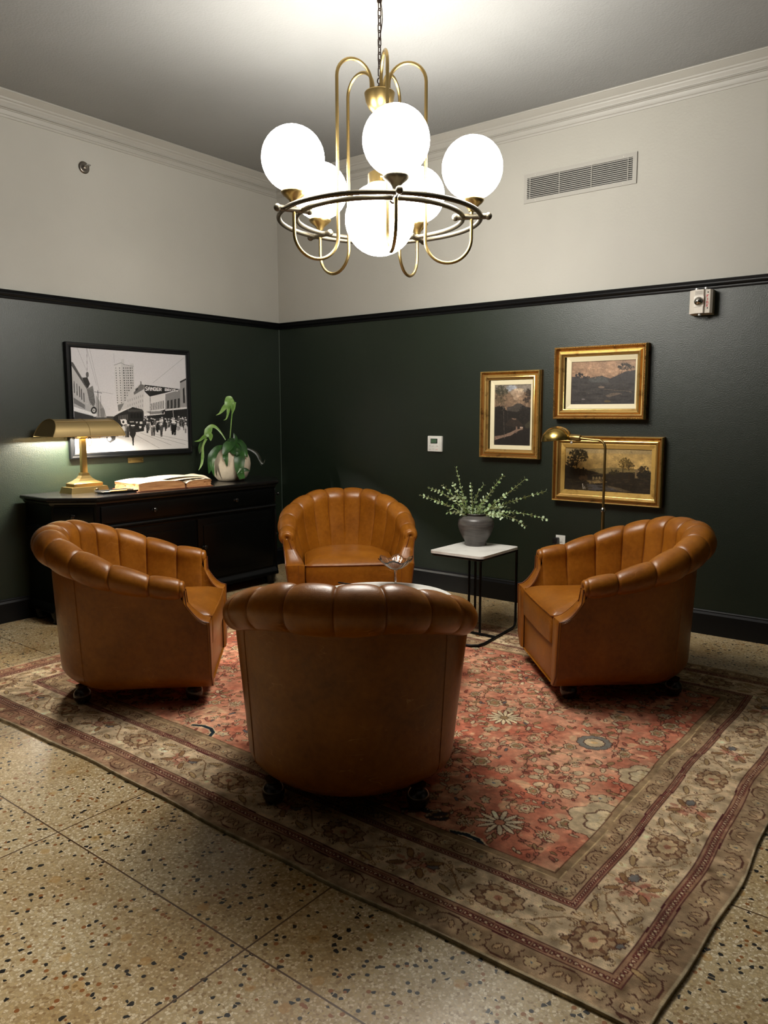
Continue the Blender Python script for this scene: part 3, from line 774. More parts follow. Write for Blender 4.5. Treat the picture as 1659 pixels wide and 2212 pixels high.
        for k in range(n+1):
            t = a+mar+k*st; x, y = F(t, .2425); rot = (PI/2 if ver else 0)
            if k % 2 == 0:
                blob(x, y, .058, 9, (172, 144, 108), rot, 1.45, .20, inner=(196, 170, 130), core=(158, 100, 78))
                for q in range(10):
                    aa = q*PI/5; cv.ell(x+.052*math.cos(aa), y+.052*math.sin(aa), .012, .007, (110, 74, 52), .8, aa)
            else:
                for q in range(14):
                    aa = rng.uniform(0, 6.28); rr = rng.uniform(0, .05); cv.ell(x+rr*math.cos(aa)*1.4, y+rr*math.sin(aa), .018, .010, (168, 98, 78), .6, aa)
                blob(x, y, .022, 4, (206, 160, 130), .7, 1, .3, core=(150, 60, 52)); q = F(t+.055, .26); blob(q[0], q[1], .017, 6, (110, 112, 112), rot, 1.3)
                for q in range(4): leafm(x+.07*math.cos(q*1.57+.7), y+.05*math.sin(q*1.57+.7), .026, .009, q*1.57+.7, (152, 116, 76))
            if k < n: cv.line([F(t+st*j/8, .2425+.055*math.sin(j/8*2*PI)*(1 if k % 2 else -1)) for j in range(9)], 1.3, (120, 84, 54), .8)
            for sg in (-1, 1):
                q = F(t+st*.5, .2425+sg*.06); leafm(q[0], q[1], .030, .008, rot+sg*.35, (178, 150, 104))
    # abrash and wear
    cv.a *= np.clip(1+cv.mottle(.05, 40, 21)+cv.mottle(.06, 8, 22)+cv.mottle(.05, 3, 23), .6, 1.3)[..., None]
    g_ = cv.a.mean(-1, keepdims=True); cv.a[:] = (cv.a*0.94+g_*0.06)*1.10+8
    def fn(U, V):
        X = RX0+(RX1-RX0)*U; Y = RY1+(RY0-RY1)*V
        ex = np.exp(-((RX1-X)/.5)); ey = np.exp(-((Y-RY0)/.4))
        X = X+ex*0.012*np.sin(Y*4.3+1.0)+ex*0.004*np.sin(Y*13); Y = Y+ey*0.010*np.sin(X*3.1)+ey*.003*np.sin(X*11)
        Z = 0.011+0.0012*np.sin(X*9+Y*7)*np.exp(-((RX1-X)/.3))
        return X, Y, Z
    o = canvas_mesh('area_rug', cv, fn, mat_vcol('woven_wool', 0.95, wear=True, spec=0.1), skirt=0.0)
    tag(o, 'worn oriental rug with rose field and beige floral borders on the terrazzo floor', 'rug')
make_rug()

# ------------------------------------------------------------------ street photograph on the left wall
def make_street():
    cv = Canvas(560, 424, (200, 197, 199), [(133, 145), (1510, 258), (1548, 1372), (178, 1432)])
    g = lambda v: (v, v*.985, v*.98)
    P = cv.poly
    cv.a *= np.linspace(.92, 1.06, cv.h)[:, None, None]
    P([(178, 1210), (700, 1150), (1548, 1150), (1548, 1400), (178, 1440)], g(206)); P([(150, 1000), (640, 985), (700, 1230), (170, 1240)], g(60))
    # far haze buildings
    P([(430, 720), (450, 760), (520, 880), (560, 1000), (430, 1000)], g(150)); P([(520, 880), (540, 930), (530, 1000), (490, 1000), (480, 900)], g(120))
    # left row
    P([(133, 335), (160, 345), (300, 570), (420, 800), (440, 960), (160, 930)], g(172)); P([(133, 335), (160, 345), (330, 640), (325, 665), (133, 370)], g(70))
    for x, y, hh in ((165, 560, 150), (198, 590, 150), (228, 620, 140), (252, 650, 140), (280, 700, 120)): P([(x, y), (x+10, y+12), (x+14, y+hh), (x+3, y+hh-5)], g(60))
    P([(160, 760), (300, 850), (300, 900), (165, 830)], g(110)); P([(165, 870), (440, 960), (440, 985), (165, 920)], g(225)); P([(165, 925), (400, 985), (400, 1090), (170, 1090)], g(50))
    P([(268, 525), (330, 520), (362, 600), (335, 655), (300, 600)], g(35)); cv.line([(328, 180), (328, 520)], 1.4, g(90)); cv.ell(330, 490, 18, 34, g(80)); P([(320, 660), (395, 620), (425, 820), (400, 880), (350, 800)], g(110))
    for k in range(5): cv.line([(335+k*16, 665), (365+k*12, 850)], 1.5, g(50))
    cv.ell(405, 915, 36, 44, g(30)); cv.ell(405, 915, 19, 24, g(190)); cv.ell(405, 915, 7, 9, g(40))
    for a, b in (((205, 160), (320, 440)), ((320, 160), (440, 620)), ((355, 162), (470, 680)), ((1480, 290), (1110, 590)), ((470, 690), (640, 720)), ((410, 690), (505, 708))): cv.line([a, b], 1.0, g(110))
    cv.line([(455, 680), (462, 990)], 2.4, g(60)); cv.line([(485, 740), (492, 990)], 1.5, g(90)); cv.line([(412, 692), (503, 710)], 2, g(60)); cv.line([(648, 240), (655, 350)], 1, g(120))
    # tower
    P([(648, 375), (735, 340), (735, 308), (770, 305), (772, 372), (842, 382), (842, 360), (884, 360), (892, 660), (800, 770), (800, 840), (690, 850), (662, 640)], g(176))
    P([(648, 375), (735, 345), (742, 850), (690, 850), (662, 640)], g(188)); cv.line([(650, 378), (735, 350), (772, 372), (884, 392)], 1.6, g(90))
    for r in range(15):
        y = 405+r*29.5
        for k, (xx, ww) in enumerate(((668, 9), (712, 10), (757, 15), (788, 9), (808, 13), (836, 15), (862, 9))):
            if xx > 790 and y > 700-(xx-800)*1.1: continue
            xx2 = xx+r*1.3; cv.poly([(xx2, y), (xx2+ww, y+1), (xx2+ww, y+14), (xx2, y+13)], g(52 if k > 1 else 70))
    P([(690, 850), (770, 830), (800, 850), (870, 845), (870, 900), (700, 925)], g(110))
    # right row
    P([(805, 760), (890, 655), (965, 592), (1010, 612), (1010, 980), (800, 980), (700, 960)], g(182)); P([(882, 705), (965, 600), (1008, 615), (1008, 660), (890, 730)], g(95)); P([(905, 660), (935, 640), (935, 670), (905, 690)], g(60))
    for r in range(3):
        for k in range(8): cv.line([(815+k*25, 790+r*60-k*9), (815+k*25, 815+r*60-k*9)], 2, g(115))
    P([(1000, 760), (1070, 700), (1255, 700), (1258, 920), (1010, 960), (1000, 900)], g(196)); P([(960, 570), (975, 570), (980, 600), (962, 600)], g(120))
    for k in range(8): P([(1092+k*20, 835-k*5), (1103+k*20, 832-k*5), (1103+k*20, 915-k*3), (1092+k*20, 918-k*3)], g(105))
    P([(1012, 612), (1435, 665), (1260, 708), (1075, 752), (1012, 690)], g(28)); cv.line([(1012, 612), (1435, 665)], 1.5, g(20))
    P([(1260, 722), (1440, 668), (1442, 905), (1260, 925)], g(122))
    for k in range(4): P([(1280+k*42, 800-k*8), (1304+k*42, 795-k*8), (1304+k*42, 890), (1280+k*42, 895)], g(48))
    P([(1432, 570), (1522, 524), (1534, 880), (1440, 880)], g(140)); P([(1432, 570), (1522, 524), (1523, 545), (1434, 590)], g(40)); P([(1465, 660), (1485, 640), (1495, 830), (1470, 830)], g(45)); P([(1505, 640), (1524, 640), (1530, 860), (1512, 860)], g(60))
    P([(1010, 985), (1258, 905), (1540, 880), (1540, 1050), (1010, 1060)], g(30)); P([(1008, 960), (1250, 935), (1250, 960), (1010, 985)], g(215)); P([(1258, 905), (1540, 872), (1540, 895), (1258, 922)], g(200)); P([(1030, 930), (1225, 925), (1225, 955), (1090, 965)], g(120)); cv.ell(1232, 945, 12, 14, g(20))
    cv.line([(1078, 690), (1082, 1030)], 2.4, g(50)); cv.line([(1350, 900), (1355, 1000)], 3, g(150))
    # lettering on the roof sign
    font = {'S': '01111 10000 10000 01110 00001 00001 11110', 'A': '01110 10001 10001 11111 10001 10001 10001', 'N': '10001 11001 10101 10101 10011 10001 10001', 'G': '01110 10001 10000 10111 10001 10001 01110',
            'E': '11111 10000 10000 11110 10000 10000 11111', 'R': '11110 10001 10001 11110 10100 10010 10001', 'B': '11110 10001 10001 11110 10001 10001 11110', 'O': '01110 10001 10001 10001 10001 10001 01110', ' ': '00000 '*7, '.': '00000 00000 00000 00000 00000 01100 01100'}
    def text(s_, tl, tr, br, bl, c):
        n = len(s_)
        def at(u, v): return tuple((tl[i]*(1-u)+tr[i]*u)*(1-v)+(bl[i]*(1-u)+br[i]*u)*v for i in (0, 1))
        for q, chr_ in enumerate(s_):
            for r, row in enumerate(font[chr_].split()):
                for k, bit in enumerate(row):
                    if bit == '1':
                        u0, u1 = (q*6+k)/(n*6), (q*6+k+1.12)/(n*6); cv.poly([at(u0, r/7), at(u1, r/7), at(u1, (r+1.1)/7), at(u0, (r+1.1)/7)], c)
    text('SANGER BROS.', (1022, 630), (1420, 668), (1420, 690), (1022, 680), g(235)); 
    # tram
    P([(640, 990), (700, 955), (835, 890), (870, 875), (985, 905), (1000, 930), (1005, 1165), (905, 1180), (840, 1150), (640, 1080)], g(30)); P([(640, 950), (800, 895), (865, 880), (700, 945)], g(215)); P([(800, 905), (990, 905), (990, 930), (820, 935)], g(60))
    for k in range(4): P([(845+k*36, 950), (872+k*36, 950), (872+k*36, 1010), (845+k*36, 1010)], g(12))
    for k in range(6): P([(700+k*20, 980-k*3), (712+k*20, 978-k*3), (712+k*20, 1030), (700+k*20, 1030)], g(80))
    P([(835, 1045), (885, 1045), (885, 1060), (835, 1060)], g(150)); P([(955, 1050), (985, 1050), (985, 1080), (955, 1080)], g(205)); P([(905, 1050), (935, 1050), (925, 1072), (912, 1072)], g(180)); P([(945, 1108), (975, 1108), (970, 1125), (955, 1135)], g(220)); P([(720, 1025), (780, 1020), (800, 1040), (790, 1085), (735, 1080)], g(215)); cv.ell(757, 1055, 14, 18, g(40))
    # crowd
    rr = np.random.default_rng(5)
    def person(x, y, hh, c, hat=True):
        cv.ell(x, y-hh*.62, hh*.14, hh*.26, c); P([(x-hh*.1, y-hh*.45), (x+hh*.1, y-hh*.45), (x+hh*.08, y), (x-hh*.07, y)], tuple(v*.7 for v in c)); cv.ell(x, y-hh*.93, hh*.075, hh*.09, g(120))
        if hat: cv.ell(x, y-hh*1.0, hh*.11, hh*.05, g(225))
    P([(1005, 1010), (1540, 1000), (1540, 1110), (1200, 1120), (1005, 1080)], g(48))
    for _ in range(90):
        x = rr.uniform(1010, 1530); person(x, rr.uniform(1080, 1170), rr.uniform(60, 90), g(rr.choice([30, 50, 90, 170, 210])))
    for x, y, hh, c in ((1045, 1190, 130, 60), (1100, 1225, 120, 110), (1125, 1220, 120, 60), (1165, 1180, 130, 30), (1212, 1232, 150, 70), (1345, 1210, 150, 28), (1372, 1215, 150, 24), (1410, 1160, 110, 190), (1500, 1190, 120, 180), (790, 1240, 170, 120), (760, 1230, 150, 190), (815, 1240, 150, 60)): person(x, y, hh, g(c))
    P([(835, 1130), (905, 1120), (908, 1200), (885, 1250), (882, 1340), (868, 1340), (860, 1250), (832, 1210)], g(34)); cv.ell(872, 1112, 18, 20, g(60)); cv.ell(872, 1098, 26, 8, g(225)); cv.line([(905, 1150), (945, 1170)], 2, g(60))
    for a, b in (((910, 1215), (1190, 1372)), ((960, 1185), (1330, 1335)), ((1090, 1215), (1500, 1330)), ((1130, 1200), (1540, 1290))): cv.line([a, b], 1.6, g(140))
    # carriage lower left
    br = (150, 112, 92)
    cv.ell(350, 1290, 30, 60, (60, 48, 42)); cv.ell(350, 1290, 16, 42, (190, 160, 140))
    for a, b in (((380, 1300), (520, 1260)), ((400, 1330), (560, 1300)), ((420, 1360), (480, 1230)), ((470, 1350), (540, 1240)), ((520, 1390), (600, 1340)), ((390, 1250), (640, 1290)), ((560, 1240), (600, 1370)), ((580, 1380), (620, 1400))): cv.line([a, b], 2.4, br)
    for x, y in ((450, 1290), (530, 1310), (490, 1340)): cv.ell(x, y, 26, 14, (170, 136, 116))
    P([(550, 1235), (665, 1230), (660, 1270), (600, 1310), (560, 1280)], g(55)); cv.ell(590, 1255, 24, 26, g(210))
    cv.strokes(700, 2.0, .14, 7, (.5, .84)); cv.strokes(1200, 1.2, .28, 8, (.64, .82)); text('SANGER BROS.', (1022, 630), (1420, 668), (1420, 690), (1022, 680), g(235)); rowsn = rr.normal(size=(cv.h, cv.w, 1))*5; cv.a += rowsn
    fr = empty('framed_street_photograph', (0, -1.6165, 1.10), 0, 'large black-and-white street photograph in a thin black frame on the left wall', 'framed picture')
    def fn(U, V):
        yl = -2.120+(-2.126+2.120)*V; yr = -1.0915; y = yl+(yr-yl)*U+1.6165
        z = (1.936+(1.927-1.936)*U)*(1-V)+(1.157)*V-1.10
        return np.full_like(U, 0.024), y, z
    canvas_mesh('photograph', cv, fn, mat_vcol('photo_print', 0.5, spec=0.3, coat=0.25), fr)
    # black moulding
    b = MB(); y0, y1, z0, z1 = -2.167, -1.0675, 1.115, 1.962
    prof = [(0.0, 0.002), (0.032, 0.0), (0.036, 0.004), (0.036, 0.012), (0.030, 0.018), (0.030, 0.026), (0.026, 0.036), (0.020, 0.044), (0.0, 0.044)]
    n = len(prof); vs = []
    for (yy, zz, sy, sz) in ((y0, z0, 1, 1), (y1, z0, -1, 1), (y1, z1, -1, -1), (y0, z1, 1, -1)):
        for x, q in prof: vs.append((x, yy+sy*q+1.6165, zz+sz*q-1.10))
    b.add(vs, [(i*n+k, i*n+(k+1) % n, ((i+1) % 4)*n+(k+1) % n, ((i+1) % 4)*n+k) for i in range(4) for k in range(n)])
    b.build('frame', BLACKTRIM, fr, auto=30)
make_street()
b = MB(); b.box(0, 0.006, -1.675, -1.534, 1.060, 1.102, 0.002); b.box(0.005, 0.009, -1.655, -1.554, 1.070, 1.092, 0.001)
for y in (-1.665, -1.544): b.ball((0.007, y, 1.081), 0.004, 8)
o = b.build('name_plate', BRASS); tag(o, 'small brass name plate on the wall under the street photograph', 'plaque')

# ------------------------------------------------------------------ gilt-framed paintings on the right wall
def framed(name, x0, x1, z0, z1, cx0, cx1, cz0, cz1, cv, label, depth=0.06, slip=SLIP, slipw=0.033, frm=None, beads=True):
    xc = (x0+x1)/2; fr = empty(name, (xc, 0, z0), 0, label, 'painting', 'gilt-framed landscape paintings')
    canvas_mesh('canvas', cv, lambda U, V: (cx0+(cx1-cx0)*U-xc, np.full_like(U, -0.024), cz1+(cz0-cz1)*V-z0), mat_vcol('oil_paint', 0.42, spec=0.4, coat=0.15), fr)
    def ringed(prof, name_, m, parent, ix0, ix1, iz0, iz1, matlist=None):
        b = MB(); n = len(prof); vs = []
        for (xx, zz, sx, sz) in ((ix0, iz0, 1, 1), (ix1, iz0, -1, 1), (ix1, iz1, -1, -1), (ix0, iz1, 1, -1)):
            for q, y in prof: vs.append((xx+sx*q-xc, -y, zz+sz*q-z0))
        b.add(vs, [(i*n+k, i*n+(k+1) % n, ((i+1) % 4)*n+(k+1) % n, ((i+1) % 4)*n+k) for i in range(4) for k in range(n)])
        if matlist: b.m = [1 if k in matlist else 0 for i in range(4) for k in range(n)]
        return b
    sx0, sx1, sz0, sz1 = cx0-slipw, cx1+slipw, cz0-slipw, cz1+slipw
    fw = ((sx0-x0)+(x1-sx1)+(sz0-z0)+(z1-sz1))/4
    F = lambda q: q*fw
    prof = [(0, 0.0), (0, depth*.55), (F(.05), depth*.62), (F(.05), depth*.75), (F(.02), depth*.80), (F(.04), depth*.95), (F(.12), depth*1.02), (F(.20), depth*.95), (F(.24), depth*.80),
            (F(.40), depth*.62), (F(.50), depth*.60), (F(.54), depth*.70), (F(.62), depth*.86), (F(.72), depth*.90), (F(.80), depth*.84), (F(.84), depth*.70), (F(.90), depth*.66), (F(.94), depth*.60), (F(1.0), depth*.58), (F(1.0), 0.0)]
    b = ringed(prof, 'frame', GOLD, fr, x0, x1, z0, z1, (0, 2, 3, 7, 8, 14, 16))
    f_ = b.build('frame', [GOLD, GOLDD], fr, auto=28)
    if beads:
        b = MB(); q = F(.12); yy = -depth*1.0; st = 0.0115
        for xx in np.arange(x0+q, x1-q, st):
            for zz in (z0+q, z1-q): b.ball((xx-xc, yy, zz-z0), 0.0052, 6)
        for zz in np.arange(z0+q+st, z1-q-st*.5, st):
            for xx in (x0+q, x1-q): b.ball((xx-xc, yy, zz-z0), 0.0052, 6)
        b.build('beading', GOLDD if beads == 2 else GOLD, f_)
    b = ringed([(0, 0.022), (0, depth*.55), (slipw*.1, depth*.56), (slipw, 0.030), (slipw, 0.022)], 'slip', slip, fr, sx0, sx1, sz0, sz1)
    b.build('slip', slip, fr, smooth=False)
    return fr
# tall woodland stream
cv = Canvas(150, 220, (104, 88, 72), [(440, 470), (1235, 450), (1195, 1785), (420, 1775)])
cv.a[:] = np.array((120, 98, 78)); cv.poly([(440, 460), (1240, 450), (1240, 620), (440, 640)], (128, 118, 106)); cv.ell(800, 540, 120, 70, (150, 152, 156)); cv.ell(920, 640, 150, 90, (156, 134, 112)); cv.ell(960, 570, 110, 30, (176, 156, 130)); cv.ell(890, 720, 60, 90, (160, 136, 112)); cv.shade(.1, 9, 31)
cv.tree(580, 600, 130, 110, (66, 62, 50), 130, 26); cv.tree(560, 780, 130, 120, (82, 70, 54), 90, 22); cv.tree(1170, 660, 60, 110, (52, 44, 36), 60, 20); cv.tree(1130, 800, 80, 60, (60, 50, 42), 40, 20)
cv.poly([(700, 960), (820, 930), (920, 870), (1010, 880), (1100, 940), (1200, 960), (1200, 1300), (700, 1300)], (66, 60, 54)); cv.poly([(430, 950), (560, 960), (700, 1030), (900, 1060), (1215, 960), (1200, 1800), (420, 1790)], (38, 34, 30))
cv.tree(560, 1080, 140, 160, (34, 30, 26), 90, 26); cv.tree(1080, 1080, 130, 150, (38, 34, 30), 90, 26); cv.poly([(780, 1200), (920, 1210), (1040, 1340), (1000, 1400), (760, 1370), (640, 1340)], (54, 45, 38), .8); cv.poly([(800, 1195), (900, 1200), (890, 1230), (820, 1225)], (112, 92, 76))
cv.poly([(430, 1590), (620, 1560), (780, 1500), (890, 1440), (890, 1370), (920, 1380), (925, 1440), (1040, 1390), (1040, 1430), (920, 1480), (780, 1570), (600, 1620), (430, 1670)], (128, 104, 88)); cv.ell(1010, 1395, 34, 16, (170, 150, 132)); cv.poly([(1080, 1340), (1190, 1240), (1190, 1400), (1100, 1420)], (60, 56, 44))
cv.line([(620, 900), (640, 1640)], 1.6, (86, 78, 70)); cv.line([(700, 1010), (720, 1300)], 1, (60, 54, 48)); cv.strokes(500, 3, .12, 1); cv.strokes(900, 1.6, .2, 2); cv.shade(.06, 5, 32)
framed('framed_landscape_painting', 2.222, 2.723, 1.108, 1.760, 2.3365, 2.641, 1.206, 1.6575, cv, 'tall upright gilt-framed painting of a woodland stream, leftmost of the three', 0.06)
# dusk hills
cv = Canvas(220, 140, (150, 118, 92), [(340, 400), (1300, 355), (1285, 1010), (335, 1035)])
cv.shade(.09, 14, 41)
for _ in range(90): cv.ell(rng.uniform(350, 1250), rng.uniform(400, 620), rng.uniform(14, 45), rng.uniform(8, 20), np.array((186, 150, 118))*rng.uniform(.75, 1.1), .5)
cv.poly([(1000, 380), (1300, 355), (1300, 520), (1000, 470)], (134, 110, 88), .5); cv.poly([(340, 620), (450, 625), (600, 640), (700, 615), (800, 600), (860, 625), (920, 640), (1010, 600), (1150, 530), (1295, 510), (1290, 1020), (335, 1040)], (58, 54, 52)); cv.poly([(600, 650), (700, 625), (800, 612), (880, 640), (900, 700), (620, 700)], (78, 78, 74), .8)
cv.tree(460, 600, 60, 36, (44, 40, 38), 40, 16); cv.tree(560, 625, 50, 22, (44, 40, 38), 20, 14); cv.tree(1150, 470, 120, 40, (58, 50, 42), 70, 14); cv.tree(1150, 430, 70, 24, (48, 42, 36), 30, 14); cv.line([(1060, 820), (1065, 640), (1100, 480)], 1.4, (52, 46, 40)); cv.line([(1120, 800), (1110, 660)], 1, (72, 64, 56))
for _ in range(110): cv.ell(rng.uniform(350, 1280), rng.uniform(700, 1020), rng.uniform(30, 90), rng.uniform(5, 14), np.array((50, 46, 42))*rng.uniform(.6, 1.5), .5)
cv.ell(790, 770, 50, 16, (112, 96, 82)); cv.poly([(850, 900), (940, 860), (1010, 850), (1100, 860), (1000, 890), (900, 920)], (112, 96, 80), .8); cv.ell(520, 955, 28, 10, (120, 112, 110)); cv.ell(880, 980, 50, 16, (90, 78, 48)); cv.line([(820, 800), (1250, 830)], 1.5, (96, 84, 70)); cv.strokes(500, 3, .12, 3); cv.strokes(900, 1.6, .2, 4); cv.shade(.05, 5, 42)
framed('framed_landscape_painting', 2.835, 3.498, 1.403, 1.908, 2.954, 3.413, 1.508, 1.803, cv, 'gilt-framed dusk landscape with a cream slip, topmost of the three paintings', 0.07, beads=2)
# golden river view
cv = Canvas(250, 128, (196, 160, 96), [(345, 320), (1395, 345), (1375, 890), (335, 825)])
cv.a *= np.linspace(.88, 1.12, cv.h)[:, None, None]; cv.shade(.06, 16, 51); cv.poly([(345, 330), (1395, 345), (1395, 400), (345, 380)], (150, 134, 104), .45)
cv.poly([(560, 590), (700, 575), (900, 560), (1100, 570), (1380, 600), (1380, 700), (560, 680)], (128, 108, 66)); cv.poly([(335, 520), (420, 560), (600, 590), (800, 640), (1000, 620), (1380, 620), (1375, 890), (335, 825)], (44, 36, 24))
cv.poly([(600, 720), (760, 700), (860, 740), (640, 760)], (150, 124, 78)); cv.poly([(600, 760), (900, 790), (1100, 860), (620, 830)], (84, 80, 78)); cv.poly([(520, 650), (590, 640), (620, 700), (560, 730), (500, 700)], (96, 70, 42), .7)
cv.tree(500, 400, 110, 60, (44, 36, 18), 110, 15); cv.tree(430, 480, 80, 60, (48, 38, 20), 70, 14); cv.tree(560, 430, 60, 60, (60, 48, 24), 50, 12); cv.tree(400, 620, 60, 120, (36, 30, 20), 80, 18); cv.tree(520, 620, 90, 50, (40, 32, 20), 60, 15)
cv.line([(470, 640), (480, 520), (500, 420)], 3, (40, 30, 16)); cv.line([(480, 520), (540, 460)], 2, (40, 30, 16)); cv.tree(1060, 510, 80, 70, (96, 76, 34), 110, 12); cv.tree(1130, 540, 50, 50, (92, 72, 34), 50, 12); cv.line([(1035, 720), (1040, 520)], 2.4, (52, 38, 20)); cv.line([(1110, 700), (1115, 540)], 2.4, (52, 38, 20))
cv.tree(930, 620, 60, 34, (50, 42, 22), 50, 12); cv.tree(640, 620, 40, 20, (50, 42, 22), 24, 10); cv.poly([(1185, 590), (1240, 580), (1240, 690), (1185, 690)], (128, 106, 72)); cv.tree(1290, 580, 60, 40, (60, 46, 24), 50, 14); cv.tree(1300, 660, 90, 60, (40, 34, 22), 80, 16)
for k in range(4): cv.ell(680+k*38, 690, 12, 20, (140, 118, 80))
cv.line([(660, 655), (740, 640), (830, 660)], 2, (84, 66, 36))
for _ in range(120): cv.ell(rng.uniform(350, 1370), rng.uniform(700, 860), rng.uniform(14, 50), rng.uniform(4, 12), np.array((52, 42, 28))*rng.uniform(.5, 1.7), .5)
cv.poly([(850, 780), (1000, 810), (1150, 860), (1050, 860), (860, 800)], (104, 86, 58), .7); cv.line([(550, 760), (560, 820)], 2, (210, 200, 180)); cv.line([(575, 790), (580, 820)], 1.6, (200, 190, 170)); cv.strokes(400, 3, .10, 5); cv.strokes(900, 1.5, .18, 6); cv.shade(.04, 4, 52)
framed('framed_landscape_painting', 2.838, 3.625, 0.816, 1.288, 2.925, 3.546, 0.900, 1.201, cv, 'wide gilt-framed golden river landscape behind the brass floor lamp, lowest of the three', 0.06, slip=GOLDF, slipw=0.032, beads=False)

# ------------------------------------------------------------------ sideboard with canted corners
DX = 0.58; DY0, DY1, DT = -2.52, -0.46, 0.885
sb = empty('sideboard', (0.0, -1.49, 0), 0, 'long black sideboard with canted corners and round knobs against the left wall', 'sideboard')
def plan_sb(g):  # footprint grown by g
    return [(0.022, DY0-g), (0.36+g*0.4, DY0-g), (DX+g, DY0+0.20-g*0.4), (DX+g, DY1-0.20+g*0.4), (0.36+g*0.4, DY1+g), (0.022, DY1+g)]
def sh(p): return [(x, y+1.49) for x, y in p]
def loft(b, lv):
    n = 6; vs = []
    for g, z in lv: vs += [(x, y, z) for x, y in sh(plan_sb(g))]
    fs = [(i*n+k, i*n+(k+1) % n, (i+1)*n+(k+1) % n, (i+1)*n+k) for i in range(len(lv)-1) for k in range(n)]
    fs += [tuple(range(n))[::-1], tuple(range((len(lv)-1)*n, len(lv)*n))]
    b.add(vs, fs); return b
loft(MB(), [(0.0, 0.10), (0.0, 0.835), (0.004, 0.84)]).build('carcass', BLACKWOOD, sb, smooth=False)
loft(MB(), [(0.006, 0.828), (0.016, 0.838), (0.018, 0.848), (0.034, 0.860), (0.040, 0.866), (0.040, 0.880), (0.035, DT), (0.0, DT)]).build('worktop', NT('black_lacquer_top', srgb(20, 17, 17), 0.22, coat=0.3).m, sb, auto=25)
loft(MB(), [(0.0, 0.655), (0.012, 0.662), (0.016, 0.672), (0.012, 0.682), (0.0, 0.688)]).build('waist_moulding', BLACKWOOD, sb, auto=25)
b = MB(); loft(b, [(0.0, 0.145), (0.008, 0.135), (0.022, 0.115), (0.026, 0.105), (0.026, 0.085), (0.0, 0.085)])
b.build('plinth_moulding', BLACKWOOD, sb, auto=25)
for fx_, fy_ in ((DX-0.03, DY0+0.24), (DX-0.03, DY1-0.24), (0.33, DY0+0.03), (0.33, DY1-0.03), (0.08, DY0+0.04), (0.08, DY1-0.04)):
    MB().lathe([(1e-4, 0), (0.030, 0), (0.040, 0.012), (0.036, 0.03), (0.045, 0.05), (0.055, 0.09), (1e-4, 0.09)], (fx_, fy_+1.49, 0), 16).build('foot', BLACKWOOD, sb)
def panel(b, M, w_, z0, z1, t=0.012):
    b.box(0, t, -w_/2, w_/2, z0, z1, 0.004, M)
    return b
def knob_b(M, y, z):
    R = M @ Matrix.Translation((0.012, y, z)) @ Matrix.Rotation(PI/2, 4, 'Y')
    return MB().lathe([(1e-4, 0), (0.012, 0), (0.007, 0.006), (0.006, 0.014), (0.012, 0.018), (0.017, 0.024), (0.016, 0.031), (0.009, 0.036), (1e-4, 0.037)], (0, 0, 0), 18, M=R)
Mf = Matrix.Translation((DX, 0, 0))
ym = (DY0+DY1)/2+1.49
cl = Matrix.Translation(((0.36+DX)/2, (DY0+0.10)+1.49, 0)) @ Matrix.Rotation(-math.atan2(0.22, 0.20), 4, 'Z')
cr = Matrix.Translation(((0.36+DX)/2, (DY1-0.10)+1.49, 0)) @ Matrix.Rotation(math.atan2(0.22, 0.20), 4, 'Z')
KNOB = simple('polished_dark_knob', srgb(70, 68, 66), 0.12, 0.9)
cw = 0.262
for (M, cy, w_, ks) in ((Mf, ym, 1.60, (-0.385, 0.385)), (cl, 0, cw, (0,)), (cr, 0, cw, (0,))):
    M2 = M @ Matrix.Translation((0, cy, 0))
    d_ = panel(MB(), M2, w_, 0.70, 0.815).build('drawer', BLACKWOOD, sb, auto=25)
    for k in ks: knob_b(M2, k, 0.757).build('knob', KNOB, d_)
for (M, cy, w_, kn) in ((Mf @ Matrix.Translation((0, ym-0.40, 0)), 0, 0.78, 0.34), (Mf @ Matrix.Translation((0, ym+0.40, 0)), 0, 0.78, -0.34), (cl, 0, cw, 0.08), (cr, 0, cw, -0.08)):
    b = MB(); panel(b, M, w_, 0.165, 0.64); b.box(0.010, 0.020, -w_/2+0.05, w_/2-0.05, 0.215, 0.59, 0.006, M)
    d_ = b.build('door', BLACKWOOD, sb, auto=25); knob_b(M, kn, 0.42).build('knob', KNOB, d_)

# desk lamp with a trough shade
LY = -2.17
dl = empty('desk_lamp', (0.20, LY, DT), 0, 'brass desk lamp with long trough shade and square stepped base on the sideboard', 'lamp')
b = MB()
def sq(b, lv):
    vs = []; n = 4
    for hx, hy, z in lv: vs += [(hx, -hy, z), (hx, hy, z), (-hx, hy, z), (-hx, -hy, z)]
    b.add(vs, [(i*4+k, i*4+(k+1) % 4, (i+1)*4+(k+1) % 4, (i+1)*4+k) for i in range(len(lv)-1) for k in range(4)]+[(3, 2, 1, 0), tuple(range(len(lv)*4-4, len(lv)*4))])
sq(b, [(0.080, 0.150, 0.0), (0.070, 0.138, 0.042), (0.055, 0.112, 0.043), (0.055, 0.112, 0.066), (0.050, 0.106, 0.070), (0.040, 0.075, 0.082), (0.030, 0.048, 0.100), (0.024, 0.032, 0.120), (0.022, 0.026, 0.140)])
b.build('base', BRASS, dl, smooth=False)
b = MB(); b.box(-0.017, 0.017, -0.020, 0.020, 0.138, 0.395, 0.003); b.box(-0.024, 0.024, -0.027, 0.027, 0.385, 0.402, 0.003); b.build('post', BRASS, dl, auto=25)
MB().lathe([(1e-4, 0), (0.006, 0), (0.006, 0.008), (0.010, 0.012), (0.009, 0.022), (1e-4, 0.024)], (0, 0, 0), 14, M=Matrix.Translation((0.071, 0.045, 0.020)) @ Matrix.Rotation(PI/2, 4, 'Y')).build('switch_knob', BRASSD, dl)
SL, SRX, SRZ = 0.278, 0.130, 0.118; so_ = -0.012
